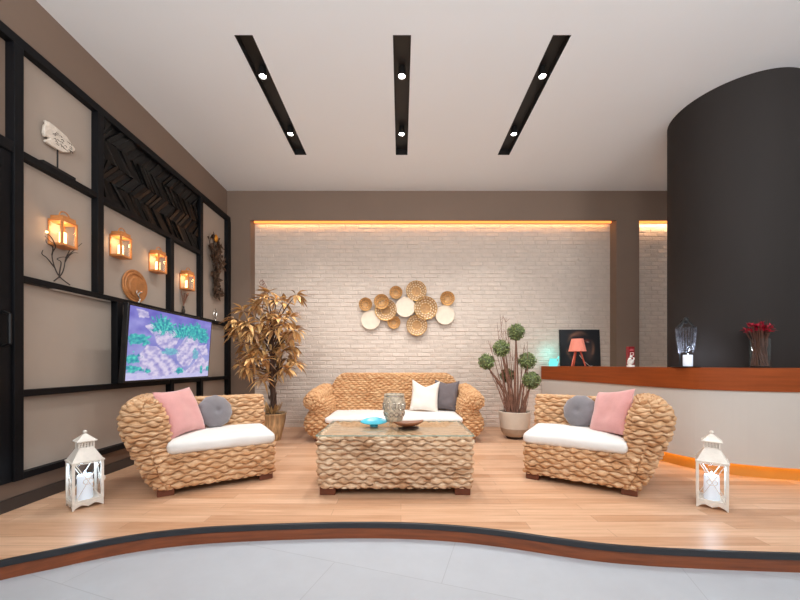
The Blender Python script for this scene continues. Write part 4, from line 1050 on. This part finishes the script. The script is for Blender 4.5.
# ================================================================== FLOOR LANTERNS
def floor_lantern(loc, rz, label, src=None):
    if src:
        o = copy_tree(src); o.location = loc; o.rotation_euler = (0, 0, rz); o['label'] = label; return o
    t = thing('floor_lantern', label, 'lantern', loc, rz, 'white floor lanterns')
    a = .077; e = .0835
    # base plate with scalloped skirts
    m = MB(); m.box(-e, e, -e, e, .034, .048); m.build('base_plate', 'lantern_white', t, bevel=.002)
    m = MB()
    for k in range(4):
        R_ = Matrix.Rotation(k*PI/2, 3, 'Z'); top = []; bot = []
        for i in range(25):
            x = -e+2*e*i/24; q = abs(x)/e
            z = .0 if q > .86 else .022*(1-abs(q-.43)/.43)**.6+ .008*(1 if q < .1 else .6)
            bot.append((x, z)); top.append((x, .036))
        vs = [R_ @ Vector((x, -e, z)) for x, z in bot]+[R_ @ Vector((x, -e, z)) for x, z in top]+[R_ @ Vector((x, -e+.008, z)) for x, z in bot]+[R_ @ Vector((x, -e+.008, z)) for x, z in top]
        n_ = 25; fs = []
        for i in range(n_-1): fs += [(i, i+1, n_+i+1, n_+i), (2*n_+i+1, 2*n_+i, 3*n_+i, 3*n_+i+1), (i+1, i, 2*n_+i, 2*n_+i+1)]
        m.add(vs, fs)
    m.build('skirt', 'lantern_white', t)
    for sx in (-1, 1):
        for sy in (-1, 1):
            m = MB(); m.box(sx*a-.008, sx*a+.008, sy*a-.008, sy*a+.008, .048, .318); m.build('post', 'lantern_white', t, bevel=.002)
    m = MB()
    for k in range(4):
        R_ = Matrix.Rotation(k*PI/2, 3, 'Z')
        for p0, p1 in (((-a+.008, .052), (a-.008, .314)), ((a-.008, .052), (-a+.008, .314))):
            m.tube([R_ @ Vector((p0[0], -a-.003, p0[1])), R_ @ Vector((p1[0], -a-.003, p1[1]))], .0032, 6)
        m.torus(R_ @ Vector((0, -a-.004, .183)), R_ @ Vector((0, 1, 0)), .024, .0035, 24, 6, 1.15, .85)
        for z in (.055, .308): m.tube([R_ @ Vector((-a, -a, z)), R_ @ Vector((a, -a, z))], .005, 6)
    m.build('lattice', 'lantern_white', t, smooth=True)
    m = MB()
    for k in range(4):
        R_ = Matrix.Rotation(k*PI/2, 3, 'Z'); vs = [R_ @ Vector((x, -a+.002, z)) for x, z in ((-a, .05), (a, .05), (a, .316), (-a, .316))]; m.add(vs, [(0,1,2,3)])
    m.build('pane', 'pane', t)
    m = MB(); b = .089; c = .040
    m.box(-b, b, -b, b, .316, .327)
    m.add([(-b*.93,-b*.93,.327),(b*.93,-b*.93,.327),(b*.93,b*.93,.327),(-b*.93,b*.93,.327),(-c,-c,.41),(c,-c,.41),(c,c,.41),(-c,c,.41)], [(0,1,5,4),(1,2,6,5),(2,3,7,6),(3,0,4,7),(4,5,6,7)])
    m.build('roof', 'lantern_white', t, bevel=.002)
    m = MB()
    for k in range(4):
        R_ = Matrix.Rotation(k*PI/2, 3, 'Z')
        for i in range(6):
            x = -c+2*c*i/5; p_ = R_ @ Vector((x, -c+.003, .432)); m.obox(p_, R_ @ Vector((1,0,0)), R_ @ Vector((0,1,0)), (0,0,1), .004, .003, .024)
        for i in range(5):
            x = -c+2*c*(i+.5)/5; m.torus(R_ @ Vector((x, -c+.003, .432)), R_ @ Vector((0, 1, 0)), .007, .002, 10, 4)
        for z in (.413, .452): m.obox(R_ @ Vector((0, -c+.003, z)), R_ @ Vector((1,0,0)), R_ @ Vector((0,1,0)), (0,0,1), c, .004, .004)
    m.build('vent_collar', 'lantern_white', t)
    m = MB(); d = .056
    m.box(-d, d, -d, d, .455, .462); m.add([(-d*.95,-d*.95,.462),(d*.95,-d*.95,.462),(d*.95,d*.95,.462),(-d*.95,d*.95,.462),(-.008,-.008,.506),(.008,-.008,.506),(.008,.008,.506),(-.008,.008,.506)], [(0,1,5,4),(1,2,6,5),(2,3,7,6),(3,0,4,7),(4,5,6,7)])
    m.build('cap_roof', 'lantern_white', t, bevel=.0015)
    m = MB(); m.lathe([(.005, .503), (.005, .51), (.012, .515), (.0125, .523), (.006, .53), (.001, .531)], 14); m.build('finial', 'lantern_white', t, smooth=True)
    m = MB(); m.lathe([(.041, .048), (.043, .06), (.042, .20), (.039, .215), (.03, .212), (.006, .205)], 24); m.lathe([(.006, .205), (.009, .225), (.006, .238), (.001, .244)], 10, cap=False); m.build('candle', 'led_candle', t, smooth=True)
    m = MB(); m.box(a+.008, a+.016, -a-.002, -a+.008, .17, .20); m.tube([(a+.012, -a-.002, .19), (a+.012, -a-.02, .19)], .003, 6); m.build('latch', 'lantern_white', t)
    return t
def lantern_at(Fc, ang, which):
    """Fc: nearest base corner on floor, ang: direction of the base edge leaving it"""
    e = .0835; d = Vector((math.cos(ang), math.sin(ang))); q = Vector((-math.sin(ang), math.cos(ang)))
    c = Vector(Fc)+d*e+q*e; return (c.x, c.y, 0), ang
p_, r_ = lantern_at((-2.225, 2.335), math.radians(55), 0)
fl = floor_lantern(p_, r_, 'white metal floor lantern standing beside the black shelving')
LANT = [p_]
p_, r_ = lantern_at((2.205, 2.32), math.radians(50), 1)
floor_lantern(p_, r_, 'white metal floor lantern standing in front of the orange lit counter base', fl); LANT.append(p_)
for q in LANT: point((q[0], q[1], .28), 1.0, (.55, .78, 1.), .03)

# ================================================================== PLANTS
tr = thing('gold_leaf_tree', 'dried golden leafed tree in a bronze pot between armchair and brick wall', 'potted tree', (-1.69, 4.54, 0))
m = MB(); m.lathe([(.10, .0), (.105, .01), (.135, .12), (.162, .25), (.17, .335), (.18, .345), (.18, .36), (.168, .36), (.155, .33)], 36); m.build('pot', 'pot_gold', tr, smooth=True)
m = MB(); m.lathe([(.001, .338), (.158, .335)], 24, cap=False); m.f = [tuple(f) for f in m.f]; m.build('soil', 'soil', tr)
m = MB(); rng = random.Random(17)
m.tube(crom([(0,0,.32),(.01,.01,.55),(-.01,0,.8),(0,0,1.1),(-.02,.01,1.4)], 5), [.042]*5+[.036]*5+[.03]*5+[.022]*6, 9)
for k in range(40):
    a = rng.uniform(0, 6.28); z = rng.uniform(.36, .9); m.leaf((.03*math.cos(a), .03*math.sin(a), z), (math.cos(a)*.3, math.sin(a)*.3, 1), (math.cos(a), math.sin(a), 0), .09, .03, .3, 0)
spx = [(268,290),(300,292),(287,300),(240,309),(230,318),(256,303),(270,312),(286,324),(299,330),(250,330),(243,344),(262,342),(278,344),(296,347),(290,360),(250,360),(238,366),(265,362),(281,371),(299,366),(272,378),(257,374),(246,322),(275,330),(288,340),(260,322),(232,334),(278,298),(264,296),(292,316),(284,334),(272,352),(256,350),(286,352),(266,336),(248,336),(292,338),(244,355),(276,362),(262,382),(290,372),(246,370),(236,326),(280,318)]
cl = []
for (x, y) in spx:
    x = 266+(x-266)*.88; y = 334+(y-334)*.93
    Yq = 4.54+rng.uniform(-.38, .30); e = W(x, y, Yq)-Vector((-1.69, 4.54, 0)); cl.append(e)
    st = Vector((0, 0, max(.85, min(1.4, e.z-.25)))); m.tube(crom([st, st.lerp(e, .5)+Vector((0, 0, .05)), e], 4), [.012, .011, .01, .009, .008, .007, .006, .005, .004], 5)
m.build('trunk', 'bark', tr, smooth=True)
m = MB(); tint = []
def addleaf(*a):
    n0 = len(m.v); m.leaf(*a)
    k = rng.random(); c = Vector((1.45, 1.36, 1.15)).lerp(Vector((.40, .28, .22)), k**.9)
    if k > .86: c = Vector((.62, .55, .62))
    for _ in range(len(m.v)-n0): tint.append((c.x, c.y, c.z, 1))
for e in cl:
    hz = Vector((e.x, e.y, 0)); hd = hz.normalized() if hz.length > .05 else Vector((1, 0, 0))
    for k in range(19):
        a = rng.uniform(0, 6.28); el = rng.uniform(-.9, 1.0)
        d = Vector((math.cos(a)*math.cos(el), math.sin(a)*math.cos(el), math.sin(el)))+hd*.45
        addleaf(e+d*.01, d, (0, 0, 1), rng.uniform(.12, .20), rng.uniform(.042, .066), .22, rng.uniform(.15, .55))
for k in range(14):
    a = rng.uniform(0, 6.28); addleaf((.05*math.cos(a), .05*math.sin(a), .34), (math.cos(a)*.5, math.sin(a)*.5, 1), (math.cos(a), math.sin(a), 0), rng.uniform(.14, .24), .04, .25, .1)
m.build('foliage', 'leaf_gold', tr, tint=tint)
m = MB()
for k in range(3):
    m.tube(crom([(-.1-.02*k, .02*k, 1.3), (-.13-.01*k, 0, 1.7), (-.11+.02*k, .01, 1.95), (-.14, 0, 2.06+.03*k)], 5), .004, 5)
m.torus((-.14, 0, 2.07), (0, 1, 0), .03, .004, 16, 5); m.build('pale_tendrils', 'twig', tr)

tp = thing('ball_topiary', 'topiary of green leaf balls on bare brown stems in a two-tone pot', 'potted plant', (1.535, 4.66, 0))
m = MB(); m.lathe([(.125, .035), (.15, .05), (.178, .10), (.189, .145)], 36, cap=False); m.k = 1; m.lathe([(.189, .145), (.197, .22), (.203, .34), (.205, .36), (.198, .366), (.19, .36), (.186, .335)], 36, cap=False); m.k = 2; m.lathe([(.10, 0), (.115, .02), (.125, .036)], 36)
m.build('pot', ['pot_low', 'pot_top', 'pot_gap'], tp, smooth=True)
m = MB(); m.lathe([(.001, .345), (.19, .34)], 24, cap=False); m.build('soil', 'soil', tp)
balls = [(516,332,8.9,0,(.02,0)), (501.4,348.5,8.7,-.05,(-.02,0)), (486.4,361.6,8.5,.02,(-.06,0)), (527,361,9.1,.0,(.05,0)), (531.4,380.4,9.2,-.08,(.09,0)), (507.4,375.4,7.4,.12,(-.03,.03))]
m = MB(); rng = random.Random(4); ctr = []
for x, y, r, dy, (bx, by) in balls:
    Y = 4.66+dy; c = W(x, y, Y)-Vector((1.535, 4.66, 0)); ctr.append((c, r*Y/F))
    for q in range(3):
        o = Vector((rng.uniform(-.02, .02), rng.uniform(-.02, .02), 0)); b0 = Vector((bx+.025*(q-1), by+rng.uniform(-.03, .03), .33))
        m.tube(crom([b0, b0.lerp(c, .45)+Vector((o.x-.12*(c.x-bx), o.y, 0)), c-Vector((0, 0, .05))], 6), [.013-.0005*k for k in range(13)], 7)
for k in range(18):
    b0 = Vector((rng.uniform(-.14, .12), rng.uniform(-.09, .09), .33)); e = Vector((b0.x*1.8+rng.uniform(-.1, .05), b0.y, rng.uniform(.75, 1.55)-abs(b0.x)*2))
    m.tube(crom([b0, b0.lerp(e, .5)+Vector((rng.uniform(-.03, .03), 0, 0)), e], 4), [.007-.00065*k2 for k2 in range(9)], 5)
for (x, y, bx) in ((500,314,-.04),(506,317,-.03),(497,322,-.05),(488,340,-.08),(508,330,-.02),(494,345,-.07),(504,338,-.03),(524,345,.05),(512,350,0),(490,372,-.09),(521,362,.06),(496,380,-.1)):
    e = W(x, y, 4.66+rng.uniform(-.08, .08))-Vector((1.535, 4.66, 0)); b0 = Vector((bx, rng.uniform(-.06, .06), .33)); md = b0.lerp(e, .55)+Vector((rng.uniform(-.03, .03), 0, 0))
    m.tube(crom([b0, md, e], 5), [.008-.0006*k for k in range(11)], 5)
    for q in range(3):
        f = rng.uniform(.55, .9); p0 = md.lerp(e, f); p1 = p0+Vector((rng.uniform(-.06, .06), rng.uniform(-.03, .03), rng.uniform(.05, .13))); m.tube([p0, p0.lerp(p1, .5)+Vector((.008, 0, 0)), p1], [.0032, .0026, .0014], 4)
m.build('stems', 'twig', tp, smooth=True)
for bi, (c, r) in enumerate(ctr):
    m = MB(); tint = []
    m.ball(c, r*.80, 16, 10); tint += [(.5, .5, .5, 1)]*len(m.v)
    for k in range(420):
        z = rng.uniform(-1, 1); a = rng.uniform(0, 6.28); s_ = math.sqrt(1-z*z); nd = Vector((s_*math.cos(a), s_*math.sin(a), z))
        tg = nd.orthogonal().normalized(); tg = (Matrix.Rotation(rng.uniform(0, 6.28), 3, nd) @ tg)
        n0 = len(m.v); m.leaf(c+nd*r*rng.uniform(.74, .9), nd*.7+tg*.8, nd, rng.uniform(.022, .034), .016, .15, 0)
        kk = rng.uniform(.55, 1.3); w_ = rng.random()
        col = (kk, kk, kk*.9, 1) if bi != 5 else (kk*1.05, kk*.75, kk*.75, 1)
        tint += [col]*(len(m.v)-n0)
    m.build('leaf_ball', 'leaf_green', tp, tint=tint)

# ================================================================== LIGHT
UP_W = 66.
def area(loc, rot, sx, sy, e, c=(1, .93, .86)):
    ld = bpy.data.lights.new('added_area', 'AREA'); ld.shape = 'RECTANGLE'; ld.size = sx; ld.size_y = sy; ld.energy = e; ld.color = c  # shared by the added fill behind the camera and the cove area lights
    o = bpy.data.objects.new('added_area', ld); COL.objects.link(o); o.location = loc; o.rotation_euler = rot
for x in (-1.6, .8, 3.4): area((x, -.6, CEIL-.05), (math.radians(38), 0, 0), .9, .9, 46.)  # unseen fill added behind the camera, tilted forward to brighten the seating
for x in (-1.8, .6, 3.2): area((x, -.9, 2.35), (math.radians(180-46), 0, 0), 1.1, .35, UP_W, (.88, .95, 1.))  # unseen uplights added behind the camera to lift the ceiling brightness
area(((RX0+RX1)/2, YB+.12, HZ+.003), (math.radians(14), 0, 0), RX1-RX0-.1, .02, 7., (1., .50, .18))
area(((SX0+SX1)/2, YB+.12, HZ+.003), (math.radians(14), 0, 0), SX1-SX0-.1, .02, 8., (1., .60, .32))
w = bpy.data.worlds.new('World'); SC.world = w; w.use_nodes = True
bg = w.node_tree.nodes['Background']; bg.inputs[0].default_value = (.90, .955, 1., 1); bg.inputs[1].default_value = .43

cam = bpy.data.cameras.new('Camera'); co = bpy.data.objects.new('Camera', cam); COL.objects.link(co)
co.location = (0, 0, CAMZ); co.rotation_euler = (PI/2, 0, 0)
cam.sensor_fit = 'HORIZONTAL'; cam.sensor_width = 36; cam.lens = F/800*36
cam.shift_x = -(CX-400)/800; cam.shift_y = (HY-300)/800; cam.clip_start = .05
SC.camera = co
vs = SC.view_settings; SC.display_settings.display_device = 'sRGB'
vs.view_transform = 'Standard'; vs.look = 'None'; vs.exposure = -.04; vs.gamma = 1.; vs.use_curve_mapping = False
SC.cycles.max_bounces = 10; SC.cycles.diffuse_bounces = 6; SC.cycles.transparent_max_bounces = 16
